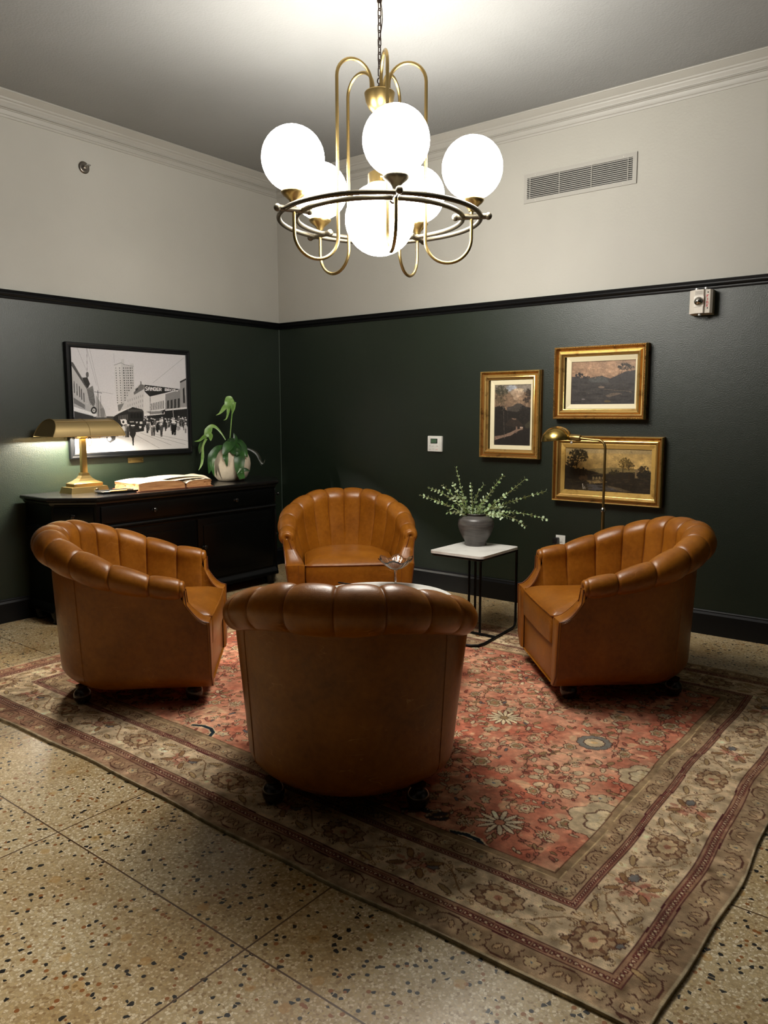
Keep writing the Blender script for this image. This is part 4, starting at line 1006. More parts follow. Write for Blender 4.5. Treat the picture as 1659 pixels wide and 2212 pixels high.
b = MB(); NA = 20
def arc(i, sx=1.0):
    t = PI*i/NA; return (SRX*math.cos(t)*sx, SRZ*math.sin(t)**0.8*sx+0.405)
outer = [arc(i) for i in range(NA+1)]; inner = [arc(i, 0.975) for i in range(NA+1)]
vs = []
ys = [so_-SL, so_-SL+0.012, so_-0.003, so_+0.003, so_+SL-0.012, so_+SL]
def taper(t, y):  # the ends slope in towards the top
    return y
rows = []
for y in ys:
    for (x, z) in outer: 
        e = (z-0.405)/SRZ*0.055; yy = y+e if y < so_-0.1 else (y-e if y > so_+0.1 else y); vs.append((x, yy, z))
n = NA+1
fs = [(r*n+i, (r+1)*n+i, (r+1)*n+i+1, r*n+i+1) for r in range(len(ys)-1) for i in range(NA)]
o0 = len(vs)
for y in ys:
    for (x, z) in inner:
        e = (z-0.405)/SRZ*0.055; yy = y+e if y < so_-0.1 else (y-e if y > so_+0.1 else y); vs.append((x, yy, z-0.001))
fs += [(o0+r*n+i, o0+r*n+i+1, o0+(r+1)*n+i+1, o0+(r+1)*n+i) for r in range(len(ys)-1) for i in range(NA)]
fs += [tuple(range(n))[::-1], tuple(range((len(ys)-1)*n, len(ys)*n))]
b.add(vs, fs)
shade_brass = NT('brushed_brass_shade', srgb(158, 136, 92), 0.5, 0.7).m
for sx in (1, -1): b.tube([(sx*SRX, so_-SL, 0.405), (sx*SRX, so_+SL, 0.405)], 0.0035, 8)
b.tube([(sx*1.005, so_+0.0, z) for sx, z in outer], 0.0035, 6)
for yy in (so_-SL, so_+SL):
    b.tube([(x*1.003, yy+((z-0.405)/SRZ*0.055)*(1 if yy < so_ else -1), z+0.001) for x, z in outer], 0.004, 6)
b.tube([(outer[6][0]*1.01, so_-SL+0.05, outer[6][1]+0.002), (outer[6][0]*1.01, so_+SL-0.05, outer[6][1]+0.002)], 0.0025, 6)
b.build('shade', shade_brass, dl, auto=50)
MB().tube([(0, so_-0.15, 0.482), (0, so_+0.15, 0.482)], 0.011, 12).build('bulb', mat_emit('warm_tube', (1.0, 0.95, 0.84, 1), BANK_E), dl)

# tray with pen and wooden rule
tr = empty('desk_tray', (0.425, -2.00, DT), math.radians(82), 'shallow dark tray lined with tan paper in front of the desk lamp', 'tray')
b = MB(); b.prism([(-0.18, -0.065), (0.18, -0.065), (0.195, 0.0), (0.18, 0.065), (-0.18, 0.065), (-0.195, 0)], 0.001, 0.006)
b.build('base', DARKPL, tr, smooth=False)
ol = [(-0.18, -0.065), (0.18, -0.065), (0.195, 0), (0.18, 0.065), (-0.18, 0.065), (-0.195, 0)]
b = MB(); vs = [(x, y, 0.004) for x, y in ol]+[(x*1.05, y*1.16, 0.018) for x, y in ol]+[(x*1.035, y*1.12, 0.018) for x, y in ol]+[(x*0.985, y*0.97, 0.006) for x, y in ol]
b.add(vs, [(r*6+k, r*6+(k+1) % 6, (r+1)*6+(k+1) % 6, (r+1)*6+k) for r in range(3) for k in range(6)]); b.build('rim', DARKPL, tr, smooth=False)
MB().box(-0.165, 0.165, -0.052, 0.052, 0.0062, 0.0076).build('paper_lining', simple('tan_paper', srgb(206, 170, 128), 0.7), tr, smooth=False)
p_ = empty('pen', (0.44, -1.93, DT+0.014), math.radians(78), 'dark pen lying in the tray on the sideboard', 'pen')
b = MB().tube([(-0.065, 0, 0), (-0.05, 0, 0), (0.03, 0, 0), (0.05, 0, 0), (0.068, 0, 0)], [0.004, 0.0058, 0.0058, 0.004, 0.001], 12); b.build('barrel', DARKPL, p_)
MB().box(-0.055, -0.018, -0.002, 0.002, 0.0055, 0.0085, 0.001).build('clip', BRASS, p_)
o = MB().box(-0.06, 0.06, -0.011, 0.011, 0, 0.010, 0.002).build('wooden_block', simple('pale_wood', srgb(204, 158, 96), 0.5), smooth=False)
o.location = (0.43, -2.045, DT+0.0085); o.rotation_euler = (0, 0, math.radians(80)); tag(o, 'short pale wooden stick lying in the tray beside the pen', 'stick')

# open ledger
PAPER = NT('aged_paper', rough=0.8); PAPER.color(PAPER.ramp(PAPER.noise(PAPER.obj(), 14, 5, 0.7), [(0.3, srgb(206, 184, 146)), (0.6, srgb(232, 220, 196))])); PAPER = PAPER.m
EDGE = NT('page_edges', rough=0.85); _o = EDGE.obj(); _m = EDGE.n('ShaderNodeMapping', Vector=_o, Scale=(2, 2, 160)).outputs[0]
EDGE.color(EDGE.ramp(EDGE.noise(_m, 3, 3), [(0.35, srgb(140, 84, 46)), (0.65, srgb(214, 160, 104))])); EDGE = EDGE.m
bk = empty('open_ledger', (0.38, -1.535, DT), math.radians(-4), 'large old open book with thick yellowed pages on the sideboard', 'book')
b = MB(); b.box(-0.18, 0.18, -0.41, -0.012, 0.0, 0.006, 0.002); b.build('cover', simple('brown_cloth_cover', srgb(116, 66, 40), 0.7), bk, auto=25)
b = MB(); b.box(-0.18, 0.18, 0.012, 0.245, 0.0, 0.006, 0.002); b.build('cover', simple('brown_board', srgb(120, 70, 44), 0.7), bk, auto=25)
b = MB(); b.tube([(-0.17, 0, 0.008), (0.17, 0, 0.008)], 0.008, 8); b.build('spine', simple('worn_spine', srgb(94, 52, 34), 0.8), bk)
def block(y0, y1, hgt, seed, gut):
    r_ = np.random.default_rng(seed); b = MB(); NX, NY, NZ = 22, 26, 7
    jit = r_.normal(size=(NZ, 64))*0.0028
    rows = []
    def top(u, v): # v toward the gutter
        q = v if gut > 0 else 1-v
        return hgt*(0.82+0.22*math.sin(PI*min(1, q*1.1))**0.8-0.25*smooth(0.9, 1.0, q))+0.002*math.sin(9*u+4*v)
    vs = [(-0.17+0.34*i/(NX-1), y0+(y1-y0)*j/(NY-1), 0.006+top(i/(NX-1), j/(NY-1))) for i in range(NX) for j in range(NY)]
    b.add(vs, [(i*NY+j, (i+1)*NY+j, (i+1)*NY+j+1, i*NY+j+1) for i in range(NX-1) for j in range(NY-1)])
    b.mi = 1
    per = [(i, 0) for i in range(NX)]+[(NX-1, j) for j in range(1, NY)]+[(i, NY-1) for i in range(NX-2, -1, -1)]+[(0, j) for j in range(NY-2, 0, -1)]
    n = len(per); vs = []
    for k in range(NZ):
        q = k/(NZ-1)
        for m_, (i, j) in enumerate(per):
            x = -0.17+0.34*i/(NX-1); y = y0+(y1-y0)*j/(NY-1); t = 0.006+top(i/(NX-1), j/(NY-1))
            e = 0.0 if k in (0, NZ-1) else jit[k, m_ % 64]+0.004*math.sin(PI*q)
            nx = (1 if i == NX-1 else (-1 if i == 0 else 0)); ny = (1 if j == NY-1 else (-1 if j == 0 else 0))
            vs.append((x-nx*abs(e), y-ny*abs(e), 0.006+(t-0.006)*q))
    b.add(vs, [(k*n+m_, k*n+(m_+1) % n, (k+1)*n+(m_+1) % n, (k+1)*n+m_) for k in range(NZ-1) for m_ in range(n)])
    return b
block(-0.395, -0.006, 0.062, 1, 1).build('page_block', [PAPER, EDGE], bk, auto=40)
block(0.006, 0.235, 0.052, 2, -1).build('page_block', [PAPER, EDGE], bk, auto=40)
def sheet(x0, x1, y0, y1, z, f):
    return MB().grid(lambda u, v: (x0+(x1-x0)*u, y0+(y1-y0)*v, z+f(u, v)), 16, 26)
b = sheet(-0.16, 0.10, -0.18, 0.22, 0.064, lambda u, v: 0.016*math.sin(PI*v)**0.7+0.004*math.sin(7*u)); b.build('turned_page', PAPER, bk)
b = sheet(-0.15, 0.14, -0.08, 0.25, 0.062, lambda u, v: 0.010*math.sin(PI*v)+0.020*smooth(.7, 1, v)*math.sin(3*u+.5)+0.003*math.sin(11*u)); b.build('turned_page', PAPER, bk)
b = sheet(0.02, 0.165, 0.05, 0.25, 0.058, lambda u, v: 0.012*smooth(.6, 1, v)*math.sin(5*u)+0.004*math.cos(9*v)); b.build('turned_page', PAPER, bk)

# staghorn fern in a ribbed pot
pt = empty('potted_fern', (0.30, -0.885, DT), 0, 'staghorn fern with forked green fronds in a round cream pot on the sideboard', 'potted plant')
POT = NT('cream_stoneware', rough=0.7); _o = POT.obj()
POT.color(POT.ramp(POT.noise(_o, 5, 5, 0.6), [(0.3, srgb(172, 156, 134)), (0.7, srgb(210, 196, 172))])); POT.bump(POT.noise(POT.n('ShaderNodeMapping', Vector=_o, Scale=(30, 30, 2)).outputs[0], 4, 2), 0.4, 0.004); POT = POT.m
MB().lathe([(1e-4, 0), (0.095, 0), (0.110, 0.006), (0.135, 0.035), (0.158, 0.090), (0.165, 0.140), (0.160, 0.185), (0.140, 0.230), (0.112, 0.262), (0.100, 0.268), (0.095, 0.262), (0.092, 0.245), (1e-4, 0.240)], n=48).build('pot', POT, pt, auto=60)
MB().lathe([(1e-4, 0.262), (0.05, 0.266), (0.09, 0.250)], n=20, wob=lambda r, z, a: (r, z+0.008*math.sin(a*5+r*60))).build('moss', simple('brown_moss', srgb(104, 72, 42), 0.9), pt)
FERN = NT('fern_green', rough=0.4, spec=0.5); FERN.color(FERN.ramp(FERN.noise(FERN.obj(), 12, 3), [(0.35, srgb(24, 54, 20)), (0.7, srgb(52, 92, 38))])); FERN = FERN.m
FERNL = NT('fern_light_green', rough=0.4, spec=0.5); FERNL.color(FERNL.ramp(FERNL.noise(FERNL.obj(), 12, 3), [(0.35, srgb(92, 130, 56)), (0.7, srgb(142, 172, 104))])); FERNL = FERNL.m
vr = Vector((_r.x, _r.y, 0)).normalized(); vf = Vector((_f.x, _f.y, 0)).normalized()   # sideways and away, as seen from the seats
PP = Vector((0.30, -0.885, DT)); S1 = 1/255.0
def fp(px, py, dep=0.0):   # offset in the pot's frame for a point seen at photo position
    return vr*((px-498)*S1)+Vector((0, 0, (1037-py)*S1*1.01))+vf*dep
def ribbon(b, pts, wid, twist=0.3, cup=0.25):
    P = [Vector(p) for p in pts]; N = 20
    def bez(t):
        n = len(P)-1; i = min(n-1, int(t*n)); f = t*n-i
        p0 = P[max(0, i-1)]; p1 = P[i]; p2 = P[i+1]; p3 = P[min(n, i+2)]
        return 0.5*((2*p1)+(p2-p0)*f+(2*p0-5*p1+4*p2-p3)*f*f+(3*p1-p0-3*p2+p3)*f**3)
    rows = []
    for i in range(N+1):
        t = i/N; c = bez(t); d = (bez(min(1, t+.02))-bez(max(0, t-.02))).normalized()
        side = d.cross(vf*-1+Vector((0, 0, twist))).normalized(); nn = side.cross(d).normalized()
        w_ = float(np.interp(t, np.linspace(0, 1, len(wid)), wid))
        rows += [c+side*w_*s_+nn*(abs(s_)*w_*cup) for s_ in (-1, -.5, 0, .5, 1)]
    b.add(rows, [(i*5+k, (i+1)*5+k, (i+1)*5+k+1, i*5+k+1) for i in range(N) for k in range(4)])
    m = len(rows); rows2 = [r_-vf*0.0-Vector((0, 0, 0.0015)) for r_ in rows]
def frond(segs, m):
    b = MB()
    for pts, wid in segs: ribbon(b, pts, wid)
    return b.build('frond', m, pt)
C_ = 1659/180.0
def q_(x, y, d=0.0): return fp(410+x/C_, 850+y/C_, d)
frond([([q_(805, 935), q_(835, 700, -.01), q_(865, 440, -.01), q_(890, 330), q_(900, 200, .02)], [.004, .004, .005, .014, .018]),
       ([q_(880, 380), q_(905, 250), q_(860, 150), q_(830, 140, -.02), q_(825, 200, -.04), q_(800, 270, -.05)], [.006, .012, .012, .032, .036, .026]),
       ([q_(840, 250, -.04), q_(760, 290, -.05), q_(690, 370, -.05), q_(640, 420, -.05), q_(570, 455, -.05)], [.018, .022, .014, .007, .001]),
       ([q_(830, 260, -.045), q_(815, 360, -.05), q_(800, 440, -.05), q_(770, 520, -.05), q_(710, 552, -.05)], [.018, .014, .009, .005, .001]),
       ([q_(880, 240, -.03), q_(885, 320, -.03), q_(870, 400, -.02)], [.018, .013, .002])], FERNL)
frond([([q_(720, 930), q_(640, 800), q_(540, 690), q_(450, 670), q_(400, 750, -.02), q_(380, 850, -.03)], [.004, .006, .011, .018, .032, .026]),
       ([q_(390, 800, -.03), q_(440, 860, -.03), q_(440, 950, -.03)], [.026, .022, .001]),
       ([q_(380, 830, -.03), q_(300, 880, -.03), q_(220, 940, -.03), q_(120, 958, -.03)], [.022, .014, .009, .001]),
       ([q_(360, 900, -.03), q_(290, 1050, -.03), q_(275, 1250, -.03), q_(250, 1400, -.03), q_(185, 1520, -.03)], [.012, .008, .013, .010, .001])], FERNL)
frond([([q_(330, 930, .02), q_(240, 1000, .02), q_(210, 1100, .02), q_(185, 1200, .02)], [.006, .018, .02, .002])], FERN)
frond([([q_(760, 950, -.02), q_(860, 960, -.06), q_(820, 1060, -.12), q_(750, 1200, -.16)], [.012, .035, .045, .012]), ([q_(880, 1010, -.05), q_(930, 900, -.04), q_(900, 800, -.03)], [.035, .02, .001]), ([q_(880, 1060, -.10), q_(960, 1130, -.14), q_(1040, 1150, -.16), q_(1000, 1220, -.17)], [.03, .035, .02, .002])], FERN)
frond([([q_(900, 960), q_(1010, 960, -.02), q_(1110, 1060, -.06), q_(1160, 1200, -.1), q_(1180, 1260, -.1)], [.008, .018, .022, .015, .002])], FERN)
frond([([q_(900, 1000, -.04), q_(1030, 1150, -.12), q_(1060, 1300, -.16), q_(1060, 1480, -.17), q_(1100, 1660, -.16)], [.02, .038, .046, .036, .022]), ([q_(1070, 1500, -.165), q_(1160, 1490, -.15), q_(1245, 1520, -.13)], [.028, .016, .001]), ([q_(1060, 1450, -.17), q_(1000, 1560, -.175)], [.02, .004])], FERN)
frond([([q_(720, 1060, -.04), q_(620, 1090, -.12), q_(540, 1230, -.165), q_(500, 1400, -.17), q_(450, 1560, -.15)], [.012, .026, .036, .024, .002]), ([q_(530, 1330, -.17), q_(545, 1480, -.175), q_(560, 1610, -.165)], [.022, .014, .001])], FERN)
frond([([q_(770, 1130, -.1), q_(790, 1230, -.165), q_(810, 1320, -.175), q_(822, 1430, -.172)], [.02, .024, .016, .001])], FERN)
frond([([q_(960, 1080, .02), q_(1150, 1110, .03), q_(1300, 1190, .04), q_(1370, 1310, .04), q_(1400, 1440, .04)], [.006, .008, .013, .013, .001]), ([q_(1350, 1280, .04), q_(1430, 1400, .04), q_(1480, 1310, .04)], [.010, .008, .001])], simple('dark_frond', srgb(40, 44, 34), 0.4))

# ------------------------------------------------------------------ low round table, glass coupe, pen
ct = empty('round_table', (2.766, -1.973, RUGZ), 0, 'low round white-topped table in the middle of the four armchairs', 'table')
MB().lathe([(1e-4, 0.420), (0.385, 0.420), (0.396, 0.424), (0.398, 0.430), (0.395, 0.437), (1e-4, 0.438)], n=72).build('table_top', MARBLE, ct, auto=50)
b = MB()
for k in range(4):
    a = PI/4+k*PI/2; b.tube([(0.30*math.cos(a), 0.30*math.sin(a), 0.418), (0.30*math.cos(a), 0.30*math.sin(a), 0.012)], 0.009, 10)
b.tube([(0.30*math.cos(t), 0.30*math.sin(t), 0.012) for t in np.linspace(0, 2*PI, 48, endpoint=False)], 0.009, 10, closed=True); b.tube([(0.30*math.cos(t), 0.30*math.sin(t), 0.409) for t in np.linspace(0, 2*PI, 48, endpoint=False)], 0.009, 10, closed=True)
b.build('table_frame', BLACKMETAL, ct)
cp = empty('glass_coupe', (2.668, -1.712, 0.450), 0, 'cut-glass footed coupe with a scalloped flower bowl on the round table', 'glass dish')
def wobf(r, z, a):
    k = max(0.0, min(1.0, (z-0.100)/0.06)); return (r*(1+0.08*k*math.cos(6*a)), z+0.010*k*k*math.cos(6*a)+0.0015*k*math.cos(24*a))
prof = [(0.006, 0.098), (0.020, 0.101), (0.045, 0.112), (0.068, 0.130), (0.088, 0.150), (0.098, 0.160), (0.100, 0.163), (0.096, 0.162), (0.084, 0.151), (0.064, 0.132), (0.042, 0.116), (0.018, 0.105), (1e-4, 0.103)]
MB().lathe(prof, n=96, wob=wobf).build('bowl', GLASS, cp, auto=60)
MB().lathe([(1e-4, 0), (0.045, 0), (0.046, 0.002), (0.020, 0.006), (0.007, 0.012), (0.0045, 0.03), (0.0055, 0.06), (0.007, 0.085), (0.009, 0.092), (0.006, 0.0985), (1e-4, 0.0985)], n=28).build('stem', GLASS, cp)
pn = empty('ballpoint_pen', (2.42, -1.845, 0.4545), math.radians(8), 'slim dark pen lying near the edge of the round white table', 'pen')
MB().tube([(-0.07, 0, 0), (-0.065, 0, 0), (0.055, 0, 0), (0.07, 0, 0)], [0.003, 0.0045, 0.0045, 0.001], 10).build('barrel', DARKPL, pn)
MB().box(-0.065, -0.03, -0.0015, 0.0015, 0.0042, 0.0065).build('clip', CHROME, pn)

# ------------------------------------------------------------------ rectangular side table
stb = empty('side_table', (2.71, -0.895, RUGZ), 0, 'small side table with rounded white marble top and thin black frame by the right wall', 'table')
def rrect(x0, x1, y0, y1, r, n=6):
    p = []
    for cx, cy, a0 in ((x1-r, y1-r, 0), (x0+r, y1-r, PI/2), (x0+r, y0+r, PI), (x1-r, y0+r, 1.5*PI)):
        for i in range(n+1): a = a0+PI/2*i/n; p.append((cx+r*math.cos(a), cy+r*math.sin(a)))
    return p
MB().prism(rrect(-0.205, 0.195, -0.245, 0.240, 0.035), 0.536, 0.552).build('table_top', MARBLE, stb, smooth=False)
b = MB(); T_ = 0.0085; zr_ = T_
b.tube([(x, y, 0.527) for x, y in rrect(-0.190, 0.180, -0.230, 0.225, 0.02, 3)], T_, 8, closed=True)
# sledge loops on the floor, uprights at the back and middle
b.tube([(0.170, 0.25, 0.527), (0.170, 0.25, 0.06), (0.172, 0.245, 0.03), (0.178, 0.225, 0.012), (0.190, 0.18, zr_), (0.225, -0.26, zr_), (0.215, -0.315, zr_), (0.175, -0.342, zr_), (0.12, -0.348, zr_), (-0.17, -0.348, zr_), (-0.21, -0.33, zr_), (-0.215, -0.29, zr_), (-0.19, 0.19, zr_), (-0.19, 0.225, 0.012), (-0.19, 0.235, 0.03), (-0.19, 0.235, 0.06), (-0.19, 0.235, 0.527)], T_, 10)
b.tube([(0.205, -0.085, zr_), (-0.20, -0.085, zr_)], T_, 8); b.tube([(0.087, -0.078, zr_), (0.087, -0.078, 0.527)], T_, 8); b.tube([(-0.14, 0.235, 0.527), (-0.14, 0.235, 0.02)], T_, 8)
b.build('frame', BLACKMETAL, stb)
VZ = RUGZ+0.552; VX, VY = 2.640, -0.780
MBV = MB().lathe([(1e-4, 0), (0.070, 0), (0.073, 0.004), (0.071, 0.020), (0.074, 0.030), (0.094, 0.062), (0.112, 0.100), (0.121, 0.135), (0.120, 0.155), (0.117, 0.160), (0.118, 0.166), (0.110, 0.182), (0.090, 0.195), (0.068, 0.201), (0.062, 0.204), (0.063, 0.210), (0.070, 0.213), (0.068, 0.217), (0.060, 0.214), (0.058, 0.200), (0.07, 0.18), (0.09, 0.12), (1e-4, 0.06)], n=56)
v_ = MBV.build('ceramic_vase', CER, auto=50); v_.location = (VX, VY, VZ); tag(v_, 'dark grey round ceramic vase on the white side table', 'vase')
SV = 1/322.0; CV4 = 1659/300.0
def vp(x, y, dep=0.0):  # point relative to the vase base for a position seen in the photo
    px, py = 900+x/CV4, 1000+y/CV4
    return Vector((VX, VY, VZ))+vr*((px-1033)*SV)+Vector((0, 0, (1179-py)*SV))+vf*dep
sprigs = [((660, 640), (585, 430), (490, 60), .00, 'tallest eucalyptus sprig, rising straight up left of centre in the grey vase'),
          ((630, 640), (400, 480), (70, 385), -.03, 'eucalyptus sprig reaching farthest to the left from the grey vase'),
          ((640, 640), (470, 400), (180, 310), .05, 'long eucalyptus sprig leaning left above the farthest-left one in the vase'),
          ((650, 640), (500, 420), (330, 265), -.05, 'eucalyptus sprig leaning up and left with a round bud tip in the vase'),
          ((655, 640), (540, 440), (468, 255), .08, 'short upright eucalyptus sprig just left of the tallest one'),
          ((690, 640), (690, 430), (664, 250), -.02, 'short straight eucalyptus sprig standing at the middle of the vase'),
          ((700, 640), (690, 420), (828, 270), .03, 'eucalyptus sprig bending up to the right of the middle of the vase'),
          ((740, 640), (860, 400), (1050, 160), .02, 'eucalyptus sprig rising steeply right, first of the long right-hand ones'),
          ((750, 640), (980, 470), (1297, 190), -.05, 'long eucalyptus sprig slanting up to the right from the vase'),
          ((760, 640), (1000, 500), (1575, 348), .03, 'longest eucalyptus sprig, reaching toward the wide gilt frame'),
          ((760, 640), (1120, 520), (1550, 665), -.06, 'eucalyptus sprig arching right and drooping at its tip'),
          ((750, 640), (1080, 540), (1290, 740), -.10, 'lowest eucalyptus sprig, drooping right below the table vase rim'),
          ((650, 640), (520, 570), (385, 575), -.08, 'short eucalyptus sprig lying over the left rim of the vase'),
          ((720, 640), (760, 520), (812, 420), -.04, 'short eucalyptus sprig between the middle and the long right-hand sprigs'),
          ((750, 640), (930, 590), (1010, 640), -.09, 'short eucalyptus sprig bending down over the right rim'),
          ((660, 640), (560, 500), (545, 370), -.06, 'leafy eucalyptus sprig leaning left in front of the tallest one'),
          ((735, 640), (960, 500), (1130, 560), .07, 'bushy eucalyptus sprig low on the right behind the drooping ones')]
for a_, b_, c_, dep, lab in sprigs:
    p0, p1, p2 = vp(*a_, dep*0.15), vp(*b_, dep*0.5), vp(*c_, dep); root_ = Vector((VX, VY, VZ+0.10))
    r = empty('eucalyptus_sprig', root_, 0, lab, 'plant sprig', 'eucalyptus sprigs in the grey vase')
    N = 22; pts = [root_+(p0-root_)*0.0]
    pts = [Vector((0, 0, 0)), (p0-root_)*0.55]
    for i in range(N+1):
        t = i/N; pts.append(p0*(1-t)**2+p1*2*t*(1-t)+p2*t*t-root_)
    # let the curve pass nearer the control point
    MB().tube(pts, [0.0028]*2+[0.0026-0.0016*i/N for i in range(N+1)], 6).build('stem', STEMG, r)
    b = MB(); L_ = sum((pts[i+1]-pts[i]).length for i in range(2, len(pts)-1)); n = max(4, int(L_/0.025))
    for k in range(n+1):
        t = 0.06+0.94*k/n; f = t*N; i = min(N-1, int(f)); c = pts[2+i].lerp(pts[3+i], f-i); d = (pts[3+i]-pts[2+i]).normalized()
        ax = d.cross(Vector((random.uniform(-1, 1), random.uniform(-1, 1), random.uniform(-.6, 1)))).normalized()
        for sg in (1, -1):
            sd = (ax*sg+d*random.uniform(.35, .9)).normalized(); nn = sd.cross(d).normalized(); ll = random.uniform(.024, .035)*(1-.35*t) ; ww = ll*random.uniform(.28, .42)
            u_ = nn.cross(sd).normalized() if random.random() < .5 else (nn+d*.5).normalized()
            pl = []
            for (q, w_) in ((0, .05), (.25, .8), (.5, 1), (.75, .75), (1, .03)):
                for s_ in (-1, 0, 1): pl.append(c+sd*ll*q+u_*ww*w_*s_+sd.cross(u_)*(0.0 if s_ == 0 else .15*ww))
            b.add(pl, [(j*3+m, (j+1)*3+m, (j+1)*3+m+1, j*3+m+1) for j in range(4) for m in range(2)])
    b.build('foliage', LEAFG, r)

# ------------------------------------------------------------------ floor lamp behind the right chair
fl = empty('floor_lamp', (3.33, -0.30, 0), 0, 'slim brass pharmacy floor lamp with a dome head behind the right armchair', 'lamp')
MB().lathe([(1e-4, 0), (0.125, 0), (0.128, 0.006), (0.122, 0.014), (0.05, 0.022), (0.020, 0.030), (1e-4, 0.030)], n=40).build('base', BRASS, fl)
MB().tube([(0, 0, 0.028), (0, 0, 0.800)], 0.0125, 16).build('lower_pole', BRASS, fl)
MB().lathe([(1e-4, 0.795), (0.018, 0.795), (0.019, 0.803), (0.014, 0.815), (0.010, 0.822), (1e-4, 0.822)], n=20).build('collar', CHROME, fl)
path = [(0, 0, 0.82), (0, 0, 1.15), (0, 0, 1.215)]+[(-0.055+0.055*math.cos(t), 0, 1.215+0.055*math.sin(t)) for t in np.linspace(0.15, PI/2, 9)]+[(-0.10, 0, 1.272), (-0.15, 0, 1.276), (-0.20, 0, 1.283)]
MB().tube(path, 0.0085, 14).build('upper_pole', BRASS, fl)
MH = Matrix.Translation((-0.175, 0, 1.280)) @ Matrix.Rotation(math.radians(-87), 4, 'Y')
MB().lathe([(1e-4, 0), (0.020, 0), (0.0215, 0.004), (0.0215, 0.078), (0.018, 0.084), (1e-4, 0.084)], n=24, M=MH).build('lamp_socket', BRASS, fl)
hd = empty('x', (0, 0, 0)); bpy.data.objects.remove(hd)
MD = Matrix.Translation((-0.345, 0, 1.262)) @ Matrix.Rotation(math.radians(-5), 4, 'Y')
prof = [(0.106*math.cos(t), 0.095*math.sin(t)) for t in np.linspace(0, PI/2-0.001, 18)]; prof = [(0.108, -0.004), (0.1075, 0.0)]+prof+[(1e-4, 0.095)]
prof += [(1e-4, 0.092)]+[(0.103*math.cos(t), 0.092*math.sin(t)) for t in np.linspace(PI/2-0.001, 0, 18)]+[(0.104, -0.004), (0.108, -0.004)]
MB().lathe(prof, n=48, M=MD).build('dome_shade', NT('polished_brass', srgb(178, 150, 84), 0.25, 1.0).m, fl, auto=60)
b = MB(); b.tube([(-0.245, 0, 1.262), (-0.238, 0, 1.252)], 0.003, 8); b.ball((-0.237, -0.004, 1.248), 0.009, 12); b.build('switch_knob', simple('ivory_knob', srgb(225, 220, 210), 0.3), fl)

# ------------------------------------------------------------------ things on the walls
th = empty('thermostat', (1.7835, 0, 1.1375), 0, 'white square thermostat with small green screen on the dark right wall', 'thermostat')
b = MB(); b.box(-0.0685, 0.0685, -0.024, 0, 0, 0.126, 0.006); b.box(0.050, 0.064, -0.027, -0.02, 0.006, 0.120, 0.002); b.build('housing', WHITEPL, th, auto=25)
b = MB(); b.box(-0.037, 0.029, -0.0255, -0.022, 0.066, 0.105); b.build('bezel', DARKPL, th, smooth=False)
MB().box(-0.032, 0.021, -0.0262, -0.025, 0.070, 0.101).build('screen', LCD, th, smooth=False)
BTN = simple('pale_grey_button', srgb(202, 198, 190), 0.5)
for x, z in ((-0.042, 0.048), (-0.015, 0.045), (0.028, 0.046), (-0.042, 0.018), (-0.010, 0.022)): MB().box(x-0.008, x+0.008, -0.0258, -0.022, z-0.004, z+0.004, 0.0015).build('button', BTN, th, auto=25)
MB().box(0.014, 0.034, -0.0258, -0.022, 0.014, 0.022, 0.0015).build('button', simple('pink_button', srgb(214, 186, 178), 0.5), th, auto=25)

sx = empty('fire_alarm_strobe', (3.825, 0, 2.06), 0, 'beige fire alarm strobe box marked FIRE just under the black picture rail', 'fire alarm')
BEIGE = simple('beige_plastic', srgb(196, 188, 176), 0.5)
MB().box(-0.066, 0.066, -0.055, 0, 0.002, 0.152, 0.004).build('back_box', BEIGE, sx, auto=25)
b = MB(); b.prism([(-0.068, -0.052), (0.070, -0.052), (0.070, -0.066), (0.058, -0.082), (0.030, -0.086), (0.022, -0.098), (-0.030, -0.098), (-0.052, -0.084), (-0.068, -0.070)], 0.006, 0.150)
b.build('cover', BEIGE, sx, smooth=False)
MB().box(-0.034, 0.026, -0.101, -0.097, 0.045, 0.110, 0.003).build('lens_surround', simple('pale_beige', srgb(212, 206, 196), 0.4), sx, auto=25)
MB().lathe([(0.028, 0), (0.027, 0.008), (0.020, 0.018), (0.010, 0.024), (1e-4, 0.026)], n=24, M=Matrix.Translation((-0.004, -0.100, 0.078)) @ Matrix.Rotation(PI/2, 4, 'X')).build('strobe_lens', CHROME, sx)
b = MB()
for k in range(7): b.box(-0.028, 0.018, -0.0995, -0.0975, 0.120+k*0.0035, 0.1215+k*0.0035)
b.build('sounder_grille', simple('grille_grey', srgb(150, 142, 130), 0.6), sx, smooth=False)
RED = simple('red_lettering', srgb(170, 30, 34), 0.6); b = MB(); FN = {'F': '111 100 110 100 100', 'I': '010 010 010 010 010', 'R': '110 101 110 101 101', 'E': '111 100 110 100 111'}
nx_, ny_ = Vector((0.028, 0.004, 0)).normalized(), 0
for q, c in enumerate('FIRE'):
    for r, row in enumerate(FN[c].split()):
        for k, bit in enumerate(row):
            if bit == '1':
                x = 0.038+k*0.0042; z = 0.118-q*0.0195-r*0.0032; y = -0.0862+(x-0.030)*0.004/0.028
                b.box(x, x+0.0042, y, y+0.002, z-0.0032, z)
b.build('lettering', RED, sx, smooth=False)
b = MB()
for x, z in ((0.045, 0.132), (0.045, 0.036)): b.ball((x, -0.083, z), 0.0045, 8)
b.build('cover_screw', DARKPL, sx)
for x, y, z in ((-0.025, -0.075, 0.156), (0.030, -0.075, 0.158), (-0.002, -0.075, -0.001)):
    MB().lathe([(1e-4, -0.006), (0.010, -0.006), (0.011, 0), (0.010, 0.006), (1e-4, 0.006)], (x, y, z), 12).build('bolt', simple('zinc_bolt', srgb(200, 200, 198), 0.3, 0.6) if x < -0.02 else bpy.data.materials['zinc_bolt'], sx)

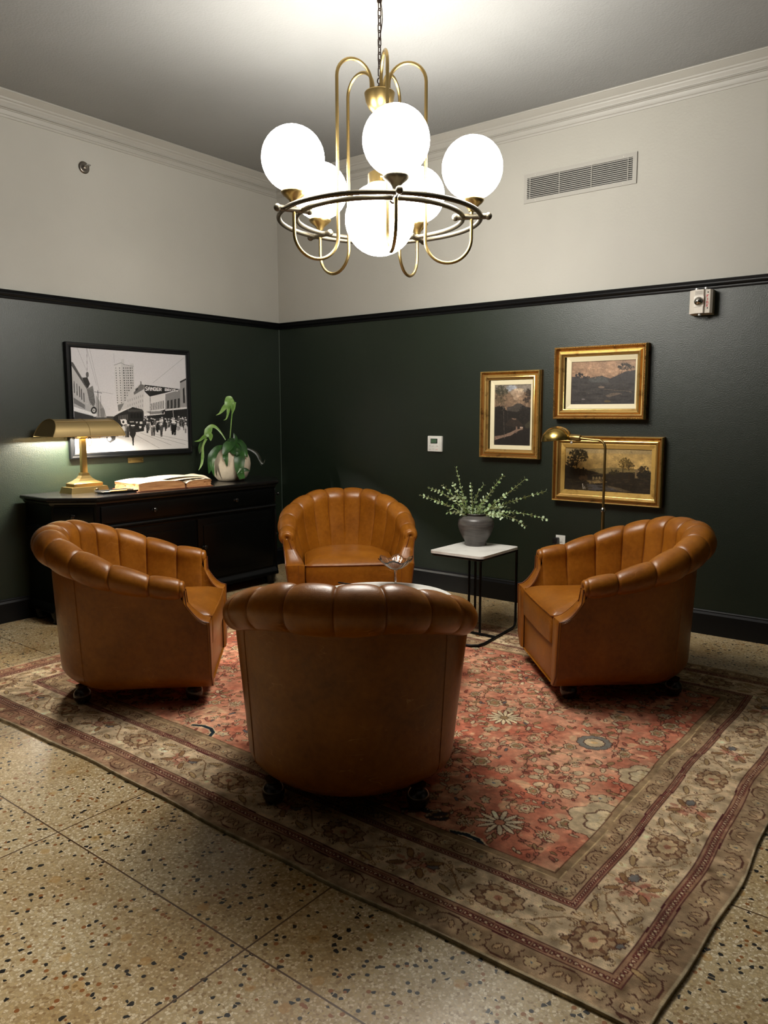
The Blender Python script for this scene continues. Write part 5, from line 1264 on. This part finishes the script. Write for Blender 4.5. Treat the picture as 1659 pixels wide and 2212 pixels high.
gr = empty('air_vent', (2.948, 0, 2.945), 0, 'long cream louvred air vent high on the right wall', 'vent')
b = MB(); W_, Hh = 0.411, 0.199
for x0, x1, z0, z1 in ((-W_, W_, 0, 0.028), (-W_, W_, Hh-0.028, Hh), (-W_, -W_+0.025, 0.028, Hh-0.028), (W_-0.027, W_, 0.028, Hh-0.028)): b.box(x0, x1, -0.010, 0, z0, z1, 0.0)
b.build('frame', TRIMW, gr, smooth=False)
MB().box(-W_+0.02, W_-0.02, -0.0015, -0.0005, 0.02, Hh-0.02).build('backing', DARKPL, gr, smooth=False)
for k in range(11):
    z = 0.036+k*0.0128; M = Matrix.Translation((0, -0.0085, z))
    MB().box(-W_+0.025, W_-0.027, -0.002, 0.002, -0.0024, 0.0024, 0, M).build('louvre', TRIMW, gr, smooth=False)
for x in (-W_+0.048, -W_+0.275, -W_+0.510, W_-0.058): MB().box(x-0.0022, x+0.0022, -0.012, -0.004, 0.028, Hh-0.028).build('divider', TRIMW, gr, smooth=False)
b = MB()
for x in (-0.32, 0.32):
    for z in (0.013, Hh-0.013): b.ball((x, -0.0098, z), 0.0035, 8)
b.build('screw', BTN, gr)

sp = empty('wall_sprinkler', (0.0, -1.931, 3.213), 0, 'small chrome sprinkler head high on the cream left wall', 'sprinkler')
RX = Matrix.Rotation(PI/2, 4, 'Y')
MB().lathe([(1e-4, 0), (0.042, 0), (0.043, 0.003), (0.038, 0.010), (0.030, 0.013), (0.020, 0.010), (1e-4, 0.010)], n=32, M=RX).build('escutcheon', simple('grey_metal', srgb(120, 114, 106), 0.3, 0.9), sp)
b = MB(); b.tube([(0.008, 0, 0), (0.045, 0, 0)], 0.010, 14)
for s_ in (1, -1): b.tube([(0.035, s_*0.010, 0), (0.050, s_*0.014, 0), (0.062, s_*0.004, 0)], 0.003, 8)
b.build('body', CHROME, sp); MB().box(0.060, 0.066, -0.016, 0.016, 0.002, 0.010, 0.001).build('deflector', CHROME, sp, auto=25)

ou = empty('wall_outlet', (2.895, 0, 0.50), 0, 'white wall socket with a black plug, seen just above the right armchair arm', 'socket')
MB().box(-0.037, 0.037, -0.006, 0, -0.057, 0.057, 0.002).build('plate', WHITEPL, ou, auto=25)
b = MB()
for z in (0.02, -0.02): b.box(-0.016, 0.016, -0.008, -0.005, z-0.014, z+0.014, 0.003)
b.build('receptacle', WHITEPL, ou, auto=25)
pg = empty('plug', (2.872, -0.006, 0.515), 0, 'black power plug in the white wall socket', 'plug')
MB().box(-0.020, 0.016, -0.046, -0.003, -0.018, 0.026, 0.005).build('body', DARKPL, pg, auto=25)
path = [(-0.005, -0.040, -0.010)]+[(-0.005+0.05*t+0.03*math.sin(3*t), -0.045-0.02*t, -0.02-0.48*t) for t in np.linspace(0, 1, 14)]
path += [(0.06+0.36*t, -0.065-0.15*t+0.04*math.sin(5*t), -0.5075) for t in np.linspace(0.05, 1, 12)]
MB().tube(path, 0.003, 8).build('cord', DARKPL, pg)
